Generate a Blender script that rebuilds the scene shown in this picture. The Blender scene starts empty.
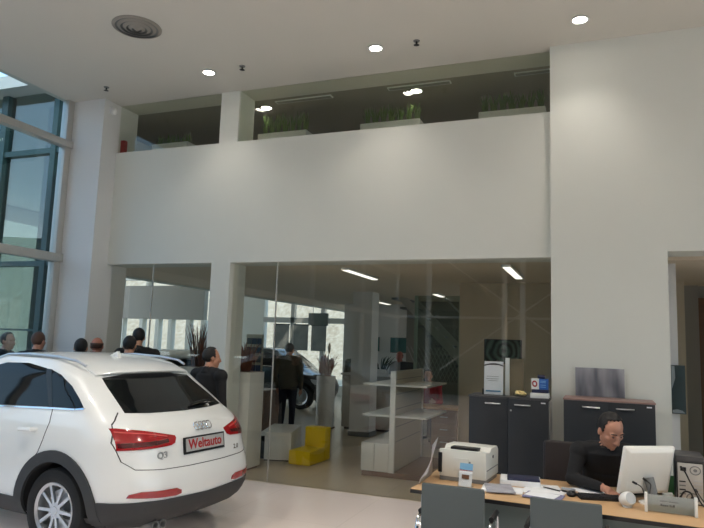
import bpy, bmesh, math, random
from mathutils import Vector, Matrix
from mathutils.bvhtree import BVHTree
from mathutils.kdtree import KDTree
PI = math.pi
S = bpy.context.scene
COL = S.collection
random.seed(7)
V = Vector

# ------------------------------------------------------------------ materials
def lin(c):
    c = c / 255.0
    return c / 12.92 if c <= 0.04045 else ((c + 0.055) / 1.055) ** 2.4
def rgb(r, g, b): return (lin(r), lin(g), lin(b), 1.0)
MATS = {}
def mat(name, col, rough=0.5, metal=0.0, noise=0.0, scale=20.0, bump=0.0, coat=0.0, spec=0.5, emit=None, estr=0.0, col2=None, trans=0.0):
    if name in MATS: return MATS[name]
    m = bpy.data.materials.new(name); m.use_nodes = True
    nt = m.node_tree; b = nt.nodes['Principled BSDF']
    b.inputs['Base Color'].default_value = col
    b.inputs['Roughness'].default_value = rough
    b.inputs['Metallic'].default_value = metal
    b.inputs['Coat Weight'].default_value = coat
    b.inputs['Coat Roughness'].default_value = 0.03
    b.inputs['Specular IOR Level'].default_value = spec
    b.inputs['Transmission Weight'].default_value = trans
    if emit:
        b.inputs['Emission Color'].default_value = emit
        b.inputs['Emission Strength'].default_value = estr
    if noise or bump or col2:
        tc = nt.nodes.new('ShaderNodeTexCoord'); n = nt.nodes.new('ShaderNodeTexNoise')
        n.inputs['Scale'].default_value = scale; n.inputs['Detail'].default_value = 4
        nt.links.new(tc.outputs['Object'], n.inputs['Vector'])
        if noise or col2:
            mx = nt.nodes.new('ShaderNodeMix'); mx.data_type = 'RGBA'
            k = 1 - noise
            mx.inputs[6].default_value = col
            mx.inputs[7].default_value = col2 if col2 else (col[0]*k, col[1]*k, col[2]*k, 1)
            nt.links.new(n.outputs['Fac'], mx.inputs[0]); nt.links.new(mx.outputs[2], b.inputs['Base Color'])
        if bump:
            bp = nt.nodes.new('ShaderNodeBump'); bp.inputs['Strength'].default_value = bump; bp.inputs['Distance'].default_value = 0.01
            nt.links.new(n.outputs['Fac'], bp.inputs['Height']); nt.links.new(bp.outputs['Normal'], b.inputs['Normal'])
    MATS[name] = m
    return m

def glass(name, tint, ior=1.5, rough=0.0, boost=0.0):
    if name in MATS: return MATS[name]
    m = bpy.data.materials.new(name); m.use_nodes = True
    nt = m.node_tree; nt.nodes.clear()
    out = nt.nodes.new('ShaderNodeOutputMaterial'); mx = nt.nodes.new('ShaderNodeMixShader')
    tr = nt.nodes.new('ShaderNodeBsdfTransparent'); gl = nt.nodes.new('ShaderNodeBsdfGlossy'); fr = nt.nodes.new('ShaderNodeLayerWeight')
    tr.inputs['Color'].default_value = [c ** 0.5 for c in tint[:3]] + [1]; gl.inputs['Roughness'].default_value = rough; fr.inputs['Blend'].default_value = 0.5
    pw = nt.nodes.new('ShaderNodeMath'); pw.operation = 'POWER'; pw.inputs[1].default_value = 5.0
    ad = nt.nodes.new('ShaderNodeMath'); ad.operation = 'MULTIPLY_ADD'; ad.use_clamp = True
    f0 = ((ior - 1) / (ior + 1)) ** 2 + boost
    ad.inputs[1].default_value = 1 - f0; ad.inputs[2].default_value = f0
    nt.links.new(fr.outputs['Facing'], pw.inputs[0]); nt.links.new(pw.outputs[0], ad.inputs[0]); nt.links.new(ad.outputs[0], mx.inputs[0])
    nt.links.new(tr.outputs[0], mx.inputs[1]); nt.links.new(gl.outputs[0], mx.inputs[2]); nt.links.new(mx.outputs[0], out.inputs['Surface'])
    MATS[name] = m
    return m

def tile_mat(name, c1, c2, size, rough, mortar):
    m = bpy.data.materials.new(name); m.use_nodes = True
    nt = m.node_tree; b = nt.nodes['Principled BSDF']
    tc = nt.nodes.new('ShaderNodeTexCoord'); br = nt.nodes.new('ShaderNodeTexBrick')
    br.offset = 0.0; br.inputs['Color1'].default_value = c1; br.inputs['Color2'].default_value = c2; br.inputs['Mortar'].default_value = mortar
    br.inputs['Scale'].default_value = 1.0; br.inputs['Mortar Size'].default_value = 0.0025
    br.inputs['Brick Width'].default_value = size; br.inputs['Row Height'].default_value = size
    nt.links.new(tc.outputs['Object'], br.inputs['Vector']); nt.links.new(br.outputs['Color'], b.inputs['Base Color'])
    b.inputs['Roughness'].default_value = rough
    MATS[name] = m
    return m

def wood_mat(name, c1, c2, rough=0.35, axis=(1, 12, 12)):
    m = bpy.data.materials.new(name); m.use_nodes = True
    nt = m.node_tree; b = nt.nodes['Principled BSDF']
    tc = nt.nodes.new('ShaderNodeTexCoord'); mp = nt.nodes.new('ShaderNodeMapping'); n = nt.nodes.new('ShaderNodeTexNoise')
    mp.inputs['Scale'].default_value = axis; n.inputs['Scale'].default_value = 4; n.inputs['Detail'].default_value = 6
    mx = nt.nodes.new('ShaderNodeMix'); mx.data_type = 'RGBA'; mx.inputs[6].default_value = c1; mx.inputs[7].default_value = c2
    nt.links.new(tc.outputs['Object'], mp.inputs[0]); nt.links.new(mp.outputs[0], n.inputs['Vector'])
    nt.links.new(n.outputs['Fac'], mx.inputs[0]); nt.links.new(mx.outputs[2], b.inputs['Base Color'])
    b.inputs['Roughness'].default_value = rough
    MATS[name] = m
    return m

M_wall = mat('wall_paint', rgb(222, 224, 216), 0.75, noise=0.03, scale=3)
M_ceil = mat('ceiling_paint', rgb(211, 208, 198), 0.8, noise=0.02, scale=2)
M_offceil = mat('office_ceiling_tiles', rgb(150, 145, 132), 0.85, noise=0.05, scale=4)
M_column = mat('column_paint', rgb(222, 222, 220), 0.7, noise=0.03, scale=3)
M_floor = tile_mat('showroom_tiles', rgb(248, 236, 230), rgb(246, 234, 228), 1.2, 0.2, rgb(226, 214, 206))
M_infloor = tile_mat('inner_tiles', rgb(192, 178, 154), rgb(188, 174, 150), 0.6, 0.3, rgb(146, 134, 118))
M_beige = mat('beige_paint', rgb(196, 186, 164), 0.7, noise=0.04, scale=3)
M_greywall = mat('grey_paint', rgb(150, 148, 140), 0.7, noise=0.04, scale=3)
M_alu = mat('painted_aluminium', rgb(190, 188, 182), 0.4, 0.3)
M_steel = mat('brushed_steel', rgb(190, 192, 194), 0.3, 0.9)
M_chrome = mat('chrome', rgb(225, 225, 228), 0.08, 1.0)
M_teal = mat('dark_teal_frame', rgb(48, 74, 72), 0.4, 0.2)
M_white = mat('white_laminate', rgb(232, 232, 228), 0.35)
M_whitemetal = mat('white_metal', rgb(225, 225, 222), 0.4, 0.1)
M_dark = mat('anthracite_laminate', rgb(44, 47, 51), 0.42, noise=0.06, scale=8)
M_darkedge = mat('graphite_edge', rgb(70, 70, 72), 0.4)
M_black = mat('black_plastic', rgb(18, 18, 20), 0.4)
M_softblack = mat('black_fabric', rgb(20, 19, 20), 0.9, bump=0.3, scale=300)
M_beech = wood_mat('beech_veneer', rgb(205, 170, 128), rgb(190, 152, 110))
M_brown = wood_mat('walnut_veneer', rgb(120, 84, 58), rgb(100, 68, 46))
M_greypanel = mat('grey_green_panel', rgb(112, 122, 118), 0.5, noise=0.04, scale=6)
M_chair = mat('grey_chair_fabric', rgb(80, 87, 88), 0.85, bump=0.15, scale=250, noise=0.1)
M_brownseat = mat('dark_brown_leather', rgb(36, 26, 25), 0.5, bump=0.1, scale=60)
M_yellow = mat('yellow_vinyl', rgb(240, 208, 10), 0.45, noise=0.04, scale=12)
M_paper = mat('paper', rgb(228, 230, 232), 0.7)
M_beigeplast = mat('light_grey_plastic', rgb(214, 214, 206), 0.45)
M_greyplast = mat('mid_grey_plastic', rgb(120, 122, 122), 0.5)
M_reed = mat('dried_reed', rgb(150, 92, 70), 0.8, col2=rgb(86, 52, 40), scale=15)
M_grass = mat('green_grass', rgb(112, 140, 62), 0.7, col2=rgb(60, 88, 36), scale=9)
M_leaf = mat('dark_leaf', rgb(46, 60, 36), 0.95, spec=.1, col2=rgb(24, 34, 22), scale=9)
M_red = mat('red_plastic', rgb(165, 28, 28), 0.4)
M_blue = mat('blue_card', rgb(36, 92, 170), 0.5)
M_navy = mat('navy_card', rgb(24, 30, 62), 0.5)
M_skin = mat('skin_tone', rgb(190, 140, 112), 0.5, noise=0.08, scale=30)
M_hair = mat('dark_hair', rgb(22, 18, 16), 0.6, bump=0.5, scale=120)
M_hairbrown = mat('brown_hair', rgb(82, 56, 44), 0.6, bump=0.5, scale=120)
M_teal_print = mat('teal_print', rgb(70, 135, 128), 0.5, col2=rgb(30, 80, 82), scale=3)
M_green = mat('green_plastic', rgb(60, 105, 62), 0.5)
G_shop = glass('shop_glass', (0.96, 0.97, 0.93, 1), 1.5, boost=0.025)
G_up = glass('gallery_glass', (0.86, 0.90, 0.82, 1), 1.5, boost=0.0)
G_curt = glass('curtain_glass', (0.80, 0.90, 0.92, 1), 1.5)
G_wing = glass('solar_glass', (0.26, 0.36, 0.34, 1), 1.6, boost=0.08)
G_clear = glass('clear_acrylic', (0.93, 0.95, 0.95, 1), 1.5)
G_stair = glass('green_glass', (0.62, 0.72, 0.64, 1), 1.5)

# ------------------------------------------------------------------ mesh helpers
class MB:
    def __init__(self): self.bm = bmesh.new()
    def box(self, x0, x1, y0, y1, z0, z1, M=None):
        vs = [self.bm.verts.new((x, y, z)) for x in (x0, x1) for y in (y0, y1) for z in (z0, z1)]
        if M is not None:
            for v in vs: v.co = M @ v.co
        for f in ((0,1,3,2),(4,6,7,5),(0,4,5,1),(2,3,7,6),(0,2,6,4),(1,5,7,3)): self.bm.faces.new([vs[i] for i in f])
        return self
    def rings(self, rings, cap=True, close=True):
        R = [[self.bm.verts.new(p) for p in r] for r in rings]
        n = len(R[0])
        for a, b in zip(R, R[1:]):
            for i in range(n if close else n - 1):
                j = (i + 1) % n
                try: self.bm.faces.new((a[i], a[j], b[j], b[i]))
                except ValueError: pass
        if cap and close:
            for r in (R[0][::-1], R[-1]):
                try: self.bm.faces.new(r)
                except ValueError: pass
        return self
    def tube(self, pts, r, seg=10, cap=True):
        pts = [V(p) for p in pts]; n = len(pts)
        rs = r if isinstance(r, (list, tuple)) else [r] * n
        rings = []; up = None
        for i in range(n):
            d = (pts[min(i+1, n-1)] - pts[max(i-1, 0)]).normalized()
            if up is None:
                up = V((0, 0, 1)) if abs(d.z) < 0.9 else V((1, 0, 0))
            a = d.cross(up).normalized(); b = d.cross(a).normalized(); up = -b if b.dot(up) < 0 else b
            b = a.cross(d)
            rings.append([pts[i] + (a * math.cos(t) + b * math.sin(t)) * rs[i] for t in [2*PI*k/seg for k in range(seg)]])
        return self.rings(rings, cap)
    def cyl(self, p0, p1, r0, r1=None, seg=24): return self.tube([p0, p1], [r0, r0 if r1 is None else r1], seg)
    def lathe(self, c, prof, seg=28, axis='z', cap=True):
        c = V(c); rings = []
        for r, h in prof:
            ring = []
            for k in range(seg):
                t = 2*PI*k/seg; u, w = r*math.cos(t), r*math.sin(t)
                ring.append(c + (V((u, w, h)) if axis == 'z' else V((u, h, w)) if axis == 'y' else V((h, u, w))))
            rings.append(ring)
        return self.rings(rings, cap)
    def ball(self, c, rx, ry, rz, M=None, u=20, v=12):
        rings = []
        for i in range(v + 1):
            t = PI * (0.02 + 0.96 * i / v)
            ring = []
            for k in range(u):
                p = 2*PI*k/u
                q = V((rx*math.sin(t)*math.cos(p), ry*math.sin(t)*math.sin(p), rz*math.cos(t)))
                if M is not None: q = M @ q
                ring.append(V(c) + q)
            rings.append(ring)
        return self.rings(rings)
    def prism(self, poly, d0, d1, axis='y'):
        def P(a, b, d): return (a, d, b) if axis == 'y' else (d, a, b) if axis == 'x' else (a, b, d)
        return self.rings([[P(a, b, d0) for a, b in poly], [P(a, b, d1) for a, b in poly]])
    def quad(self, *ps):
        self.bm.faces.new([self.bm.verts.new(p) for p in ps]); return self
    def build(self, name, m, parent=None, bevel=0.0, smooth=None, seg=2):
        bm = self.bm
        bmesh.ops.recalc_face_normals(bm, faces=bm.faces[:])
        if bevel:
            es = [e for e in bm.edges if e.is_manifold and e.calc_face_angle(0) > 0.6]
            bmesh.ops.bevel(bm, geom=es, offset=bevel, segments=seg, profile=0.6, affect='EDGES', clamp_overlap=True)
        me = bpy.data.meshes.new(name); bm.to_mesh(me); bm.free()
        return link(name, me, m, parent, smooth if smooth is not None else 0.6)

def link(name, me, m, parent=None, smooth=0.6):
    if not len(me.materials):
        for x in (m if isinstance(m, (list, tuple)) else [m]): me.materials.append(x)
    if smooth: 
        me.shade_smooth(); me.set_sharp_from_angle(angle=smooth)
    o = bpy.data.objects.new(name, me); COL.objects.link(o)
    if parent is not None: adopt(o, parent)
    return o
def adopt(o, parent):
    o.parent = parent
    root = parent
    while root.parent is not None: root = root.parent
    if not root.get('_local'): o.matrix_parent_inverse = Matrix.Translation(-V(root.location)) if parent.type == 'EMPTY' else Matrix()
def tag(o, label=None, cat=None, group=None, kind=None):
    for k, v in (('label', label), ('category', cat), ('group', group), ('kind', kind)):
        if v: o[k] = v
    return o
def thing(name, loc, label, cat, group=None, local=False):
    o = bpy.data.objects.new(name, None); o.empty_display_size = 0.1; COL.objects.link(o); o.location = loc
    if local: o['_local'] = 1
    return tag(o, label, cat, group)
def struct(name, mb, m, parent=None, bevel=0.0):
    o = mb.build(name, m, parent, bevel, smooth=0.5)
    if parent is None: o['kind'] = 'structure'
    return o
def copy_tree(o, parent=None):
    c = o.copy(); COL.objects.link(c)
    if parent is not None: c.parent = parent
    for ch in list(o.children): copy_tree(ch, c)
    return c
def rotz(x, y, z, a): return Matrix.Translation((x, y, z)) @ Matrix.Rotation(math.radians(a), 4, 'Z')
def text_mesh(body, size, extrude=0.001, bold=0.0, align='CENTER'):
    cu = bpy.data.curves.new('lettering', 'FONT'); cu.body = body; cu.size = size; cu.extrude = extrude; cu.offset = bold
    cu.align_x = align; cu.align_y = 'CENTER'; cu.resolution_u = 3
    o = bpy.data.objects.new('lettering', cu); COL.objects.link(o)
    dg = bpy.context.evaluated_depsgraph_get(); dg.update()
    me = bpy.data.meshes.new_from_object(o.evaluated_get(dg))
    bpy.data.objects.remove(o)
    me.materials.clear()
    return me
def lettering(name, body, size, m, parent, loc, rot, extrude=0.001, bold=0.0, sx=1.0):
    me = text_mesh(body, size, extrude, bold)
    me.transform(Matrix.Translation(loc) @ rot.to_4x4() @ Matrix.Diagonal((sx, 1, 1, 1)))
    return link(name, me, m, parent, 0)
FACE_SOUTH = Matrix.Rotation(PI/2, 3, 'X')          # text readable when looking along +y

# ------------------------------------------------------------------ camera
CAM = V((0, 0, 1.78))
cd = bpy.data.cameras.new('camera'); cam = bpy.data.objects.new('camera', cd); COL.objects.link(cam)
F = V((-0.36104757, 0.92428282, 0.12387867)); R_ = V((0.93245232, 0.35970818, 0.03380369)); U_ = V((0.013316, -0.1277157, 0.99172143))
cam.matrix_world = Matrix(((R_.x, U_.x, -F.x, CAM.x), (R_.y, U_.y, -F.y, CAM.y), (R_.z, U_.z, -F.z, CAM.z), (0, 0, 0, 1)))
cd.sensor_width = 36; cd.lens = 634.654 / 704 * 36; cd.clip_start = 0.05; cd.clip_end = 400
S.camera = cam

# ------------------------------------------------------------------ room shell
YF, YB = 7.305, 7.715         # showroom front wall, its two faces
ZC = 5.22                     # ceiling
XL = -7.33                    # curtain wall
XR, YS = 8.5, -9.0
struct('floor', MB().box(XL - 0.05, XR + .2, YS - .2, 7.36, -0.2, 0.0), M_floor)
struct('floor_inner', MB().box(-17.5, 2.6, 7.36, 20.3, -0.2, 0.0), M_infloor)
struct('ceiling', MB().box(-7.42, XR + .2, YS - .2, YB, ZC, ZC + .3), M_ceil)
w = MB()
w.box(-6.70, -0.475, YF, YB, 2.804, 4.484)
w.box(-4.908, -4.612, YF, YB, 0, 2.804); w.box(-4.908, -4.612, YF, YB, 4.484, ZC)
struct('wall_front', w, M_wall)
w = MB(); w.box(-0.478, 0.672, 7.2, 7.72, 0, ZC); w.box(0.672, XR, 7.2, 7.62, 2.83, ZC); w.box(4.2, XR, 7.2, 7.62, 0, 2.83)
struct('wall_front_right', w, M_wall)
struct('wall_front_left', MB().box(-7.30, -6.70, 6.99, YB, 0, ZC), M_column)
# curtain wall on the left
wr = MB(); wr.box(XL - .06, XL + .06, 6.88, 6.99, 0, ZC + .1)
for y in (3.0, -1.0, -5.0, YS): wr.box(XL - .06, XL + .06, y - .05, y + .05, 0, ZC + .1)
win = thing('window_1', (XL, 6, 0), None, None); win['kind'] = 'structure'
wr.build('window_frame', M_alu, win, bevel=0.005)
for z0, z1 in ((4.50, 4.60), (2.80, 2.92), (0.0, 0.12)):
    MB().box(XL - .04, XL + .10, YS, 7.04, z0, z1).build('transom', M_alu, win, bevel=0.006)
MB().box(XL - .008, XL + .008, YS, 6.88, 0.1, ZC + .05).build('pane', G_curt, win, smooth=0)
# gallery and shop windows in the front wall
def window(n, x0, x1, y, z0, z1, g, joints=()):
    p = thing('window_%d' % n, ((x0+x1)/2, y, z0), None, None); p['kind'] = 'structure'
    MB().box(x0, x1, y, y + .012, z0, z1).build('pane', g, p, smooth=0)
    for x in joints: MB().box(x - .006, x + .006, y - .004, y + .016, z0, z1).build('joint', M_alu, p, smooth=0)
    return p
window(2, -6.70, -4.908, 7.33, 4.484, ZC, G_up)
window(3, -4.612, -0.478, 7.33, 4.484, ZC, G_up)
window(4, -6.70, -4.908, 7.41, 0, 2.804, G_shop, (-5.95,))
window(5, -4.612, -0.478, 7.41, 0, 2.804, G_shop, (-3.95, -0.485))
# showroom behind the viewer
back = MB().box(XL, XR, YS - .2, YS, 0, ZC)
struct('wall_back', back, mat('dark_back_panel', rgb(58, 55, 50), .6))
bw = thing('window_8', (-1, YS, 0), None, None); bw['kind'] = 'structure'
for x in (-10.65, -7.62, -6.06, -3.21, -2.56, 0.4, 3.4, 6.4):
    if x > XL: MB().box(x - .09, x + .09, YS, YS + .16, 0, ZC).build('mullion', M_white, bw)
MB().box(XL, XR, YS + .02, YS + .12, 2.84, 2.92).build('rail', M_white, bw)
for a, b in (((-5.6, 5.2), (0.4, 0.9)), ((-5.6, 0.9), (0.4, 5.2))):
    MB().tube([(a[0], YS + .14, a[1]), (b[0], YS + .14, b[1])], 0.03).build('brace', M_white, bw)
rw = MB(); rw.box(XR, XR + .2, YS, 7.3, 0, .3); rw.box(XR, XR + .2, YS, 7.3, 4.7, ZC)
for y in (-9, -6, -3, 0, 3, 6): rw.box(XR, XR + .2, y - .1, y + .1, .3, 4.7)
struct('wall_right', rw, M_wall)
wp = thing('window_9', (XR, 0, .3), None, None); wp['kind'] = 'structure'
MB().box(XR + .05, XR + .07, YS, 7.2, .3, 4.7).build('pane', G_curt, wp, smooth=0)

# inner hall, offices and gallery
struct('ceiling_inner', MB().box(-7.75, 2.6, YB, 20.0, 2.805, 3.2), mat('inner_ceiling', rgb(220, 208, 186), 0.8, noise=.03, scale=2))
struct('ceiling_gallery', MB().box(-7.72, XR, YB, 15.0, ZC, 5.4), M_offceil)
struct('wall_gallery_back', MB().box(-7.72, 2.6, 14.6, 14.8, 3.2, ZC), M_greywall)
struct('wall_gallery_left', MB().box(-7.75, -7.6, YB, 14.6, 3.2, ZC), M_beige)
struct('wall_beige', MB().box(-2.09, 0.5, 10.2, 10.4, 0, 2.805), M_beige)
struct('wall_reception', MB().box(-6.2, 2.6, 15.5, 15.7, 0, 2.805), M_column)
struct('wall_stair', MB().box(-4.2, -1.0, 14.4, 14.5, 0, 2.805), M_greywall)
struct('wall_side_inner', MB().box(0.45, 0.6, 7.72, 10.3, 0, 2.9), M_wall)
struct('column', MB().box(-4.56, -4.15, 11.8, 12.21, 0, 2.805), M_column)
struct('baseboard_column', MB().box(-4.575, -4.135, 11.785, 12.225, 0, 0.09), M_greyplast)
# far wall of the hall with daylight windows
fw = MB(); Y0, Y1 = 20.0, 20.25
fw.box(-17.5, -7.0, Y0, Y1, 0, .35); fw.box(-17.5, -7.0, Y0, Y1, 5.0, 6.0)
fw.box(-13.1, -11.1, Y0, Y1, .35, 5.0); fw.box(-7.6, -6.2, Y0, Y1, .35, 6.0)
struct('wall_bulkhead', MB().box(-17.5, -13.65, Y0 - .02, Y1, 2.45, 3.72), M_greywall); fw.box(-17.5, -13.65, Y0, Y1, 3.95, 5.0)
for x in (-17.5, -16.55, -15.8, -15.2, -14.4, -13.75): fw.box(x, x + .16, Y0, Y1, .35, 2.45)
for x in (-16.35, -14.95): fw.box(x, x + .12, Y0, Y1, 3.72, 3.95)
struct('wall_far', fw, M_wall)
hl = MB(); hl.box(-17.7, -17.5, 7.6, 20.2, 0, .3); hl.box(-17.7, -17.5, 7.6, 20.2, 5.3, 6.0)  # unseen side, openings added to bring more daylight into the hall
for y in (7.7, 11, 14, 17, 20.1): hl.box(-17.7, -17.5, y - .1, y + .1, .3, 5.3)
struct('wall_hall_left', hl, M_wall)
struct('wall_hall_right', MB().box(-6.3, -6.2, 15.7, 20.0, 0, 2.805), M_column)
struct('ceiling_hall', MB().box(-17.7, -7.7, 7.3, 20.3, 5.78, 6.0), M_ceil)
wf = thing('window_6', (-9.5, 20, .35), None, None); wf['kind'] = 'structure'
fr = MB()
for x in (-9.95, -8.80): fr.box(x - .07, x + .07, 19.95, 20.1, .35, 5.0)
fr.box(-11.1, -7.6, 19.95, 20.1, 2.42, 2.60)
fr.build('window_frame', M_alu, wf)
MB().box(-11.1, -7.6, 20.1, 20.12, .35, 5.0).build('pane', G_clear, wf, smooth=0)
MB().box(-17.5, -13.1, 20.1, 20.12, .35, 3.95).build('pane', G_clear, wf, smooth=0)
struct('trim_mezzanine', MB().box(-7.80, -7.62, YB, 20.0, 2.79, ZC), M_wall)
# glazed wing front left of the column
wg = thing('window_7', (-9, 7.62, 0), None, None); wg['kind'] = 'structure'
MB().box(-17.5, -7.32, 7.64, 7.66, 0, 5.80).build('pane', G_wing, wg, smooth=0)
tr = [(-17.5, 4.70, 4.79), (-17.5, 2.84, 2.92), (-17.5, 1.80, 1.83), (-17.5, 0, .1)]
for x, z0, z1 in tr: MB().box(x, -7.32, 7.58, 7.70, z0, z1).build('transom', M_teal, wg)
for x, hw_ in ((-9.42, .07), (-8.25, .055), (-10.9, .07), (-12.6, .07), (-14.6, .07)):
    MB().box(x - hw_, x + hw_, 7.56, 7.72, 0, 5.8).build('mullion', M_teal, wg)
for x in (-8.95, -12.2): struct('column_hall', MB().box(x - .17, x + .17, 8.2, 8.54, 0, 5.78), mat('teal_column', rgb(70, 92, 88), .5))
struct('trim_wing_roof', MB().box(-17.7, -7.3, 7.45, 8.2, 5.80, 6.02), mat('wing_fascia', rgb(96, 120, 118), .5))
# corridor behind the opening on the right
struct('ceiling_corridor', MB().box(0.6, 4.4, 7.62, 13.0, 2.90, 3.1), M_beige)
struct('floor_corridor', MB().box(0.6, 4.4, 7.36, 13.0, -.2, 0.001), M_infloor)
struct('wall_stub', MB().box(0.60, 0.825, 8.0, 8.25, 0, 2.90), M_column)
struct('wall_corridor', MB().box(0.60, 1.13, 10.0, 10.2, 0, 2.90), M_beige)
struct('wall_corridor_back', MB().box(1.13, 1.38, 10.6, 10.8, 0, 2.90), M_greywall)
struct('door_1', MB().box(1.38, 2.4, 10.62, 10.7, 0, 2.62), M_brown)
struct('wall_corridor_end', MB().box(1.38, 4.4, 10.72, 10.85, 0, 2.90), M_greywall)
struct('wall_corridor_right', MB().box(4.25, 4.4, 7.6, 10.8, 0, 2.90), M_beige)
# outdoors
def terrain(name, x0, x1, y0, y1, nx, ny, h, m):
    mb = MB(); R = []
    for j in range(ny + 1):
        R.append([(x0 + (x1-x0)*i/nx, y0 + (y1-y0)*j/ny, h(x0 + (x1-x0)*i/nx, y0 + (y1-y0)*j/ny)) for i in range(nx + 1)])
    mb.rings(R, cap=False, close=False)
    o = mb.build(name, m, smooth=1.5); o['kind'] = 'structure'; return o
M_hill = mat('dry_hillside', rgb(240, 226, 200), .95, col2=rgb(150, 124, 92), scale=5, bump=.6)
terrain('ground_hill', -60, 30, 23, 60, 60, 30, lambda x, y: -.1 + (y-23)*.62*min(1, (y-22)/8) + .5*math.sin(x*.7+y)*min(1, (y-23)/6), M_hill)
M_asphalt = mat('dark_paving', rgb(104, 104, 100), .9, noise=.15, scale=3)
M_unseen_hill = mat('unseen_wooded_hill', rgb(62, 74, 58), .95, col2=rgb(34, 44, 34), scale=1.2, bump=.6)
terrain('ground_unseen_hill', -150, 60, -70, -40, 60, 12, lambda x, y: max(-.2, (-40 - y)*.62 + .5*math.sin(x*.11) + .3*math.sin(x*.23 + 1)), M_unseen_hill)  # unseen hill, put in to give the wing glass a dark reflection
struct('ground', MB().box(-70, XL - .08, -40, 7.55, -.3, -.05), M_asphalt)
struct('ground_rear', MB().box(-70, 30, 20.3, 24, -.3, -.05), M_asphalt)
struct('ground_side', MB().box(XR + .2, 60, -40, 20, -.3, -.05), M_asphalt)

# ------------------------------------------------------------------ light
wd = bpy.data.worlds.new('sky'); S.world = wd; wd.use_nodes = True
nt = wd.node_tree; bg = nt.nodes['Background']
tc = nt.nodes.new('ShaderNodeTexCoord'); sp = nt.nodes.new('ShaderNodeSeparateXYZ'); cr = nt.nodes.new('ShaderNodeValToRGB')
nt.links.new(tc.outputs['Generated'], sp.inputs[0]); nt.links.new(sp.outputs['Z'], cr.inputs[0]); nt.links.new(cr.outputs[0], bg.inputs['Color'])
cr.color_ramp.elements[0].position = 0.0; cr.color_ramp.elements[0].color = (.97, .98, 1.0, 1)
cr.color_ramp.elements[1].position = 0.6; cr.color_ramp.elements[1].color = (0.26, 0.46, 0.74, 1)
for p_, c_ in ((.10, (.90, .95, 1.0, 1)), (.19, (.46, .64, .84, 1))):
    e_ = cr.color_ramp.elements.new(p_); e_.color = c_
bg.inputs['Strength'].default_value = 4.5
def lamp(name, kind, loc, energy, col=(1, 1, 1), **kw):
    l = bpy.data.lights.new(name, kind); l.energy = energy; l.color = col
    o = bpy.data.objects.new(name, l); COL.objects.link(o); o.location = loc
    for k, v in kw.items():
        if k == 'rot': o.rotation_euler = v
        elif k == 'portal': l.cycles.is_portal = v
        else: setattr(l, k, v)
    return o
lamp('sun', 'SUN', (5, -5, 20), 5.0, (1, .95, .86), angle=0.01, rot=V((-0.45, 0.55, -0.70)).to_track_quat('-Z', 'Y').to_euler())
lamp('portal_right', 'AREA', (XR - .02, -.9, 2.5), 1, shape='RECTANGLE', size=4.4, size_y=16.2, rot=(0, PI/2, 0), portal=True)
lamp('portal_left', 'AREA', (XL + .15, -1.0, 2.6), 1, shape='RECTANGLE', size=5.1, size_y=15.8, rot=(0, -PI/2, 0), portal=True)
lamp('portal_far', 'AREA', (-9.4, 19.9, 2.7), 1, shape='RECTANGLE', size=3.4, size_y=4.6, rot=(-PI/2, 0, 0), portal=True)
lamp('portal_hall', 'AREA', (-17.45, 13.9, 2.8), 1, shape='RECTANGLE', size=5.0, size_y=12.4, rot=(0, -PI/2, 0), portal=True)
lamp('portal_wing', 'AREA', (-12.4, 7.75, 2.9), 1, shape='RECTANGLE', size=10.0, size_y=5.7, rot=(PI/2, 0, 0), portal=True)
M_lampglow = mat('lamp_glow', (1, 1, 1, 1), emit=(1, .93, .84, 1), estr=14)
def downlight(x, y, z, label, group, watts, r=.085, col=(1, .92, .83), ang=105):
    t = thing('downlight', (x, y, z), label, 'ceiling light', group)
    MB().lathe((x, y, z), [(r*.8, .0), (r, .0), (r*1.12, -.012), (r*.85, -.014), (r*.8, .0)], cap=False).build('ring', M_whitemetal, t)
    MB().lathe((x, y, z), [(.002, -.006), (r*.82, -.006)], cap=True).build('bulb', M_lampglow, t)
    lamp('downlight_beam', 'SPOT', (x, y, z - .03), watts, col, spot_size=math.radians(ang), spot_blend=.85, shadow_soft_size=.08)
for (x, y, lab) in ((-.14, 6.66, 'lit round ceiling downlight near the plain wall above the right cabinet'), (-2.39, 6.64, 'lit round ceiling downlight above the long gallery window'),
                    (-4.69, 6.65, 'lit round ceiling downlight beside the pier between the gallery windows')):
    downlight(x, y, ZC, lab, 'showroom downlights', 75)
for x in (-4.7, -2.4, -.14, 2.2, 4.6):  # unseen rows, added to light the floor and the space behind the glass
    for y in (3.2, -.6, -4.4):
        downlight(x, y, ZC, 'unseen round ceiling downlight in the rows added to light the showroom', 'added unseen downlights', 400, ang=128)

# ------------------------------------------------------------------ car
def lerp_table(tab, z):
    for a, b in zip(tab, tab[1:]):
        if z <= b[0]:
            t = (z - a[0]) / (b[0] - a[0]) if b[0] > a[0] else 0
            return [p + (q - p) * t for p, q in zip(a, b)]
    return list(tab[-1])
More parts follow.
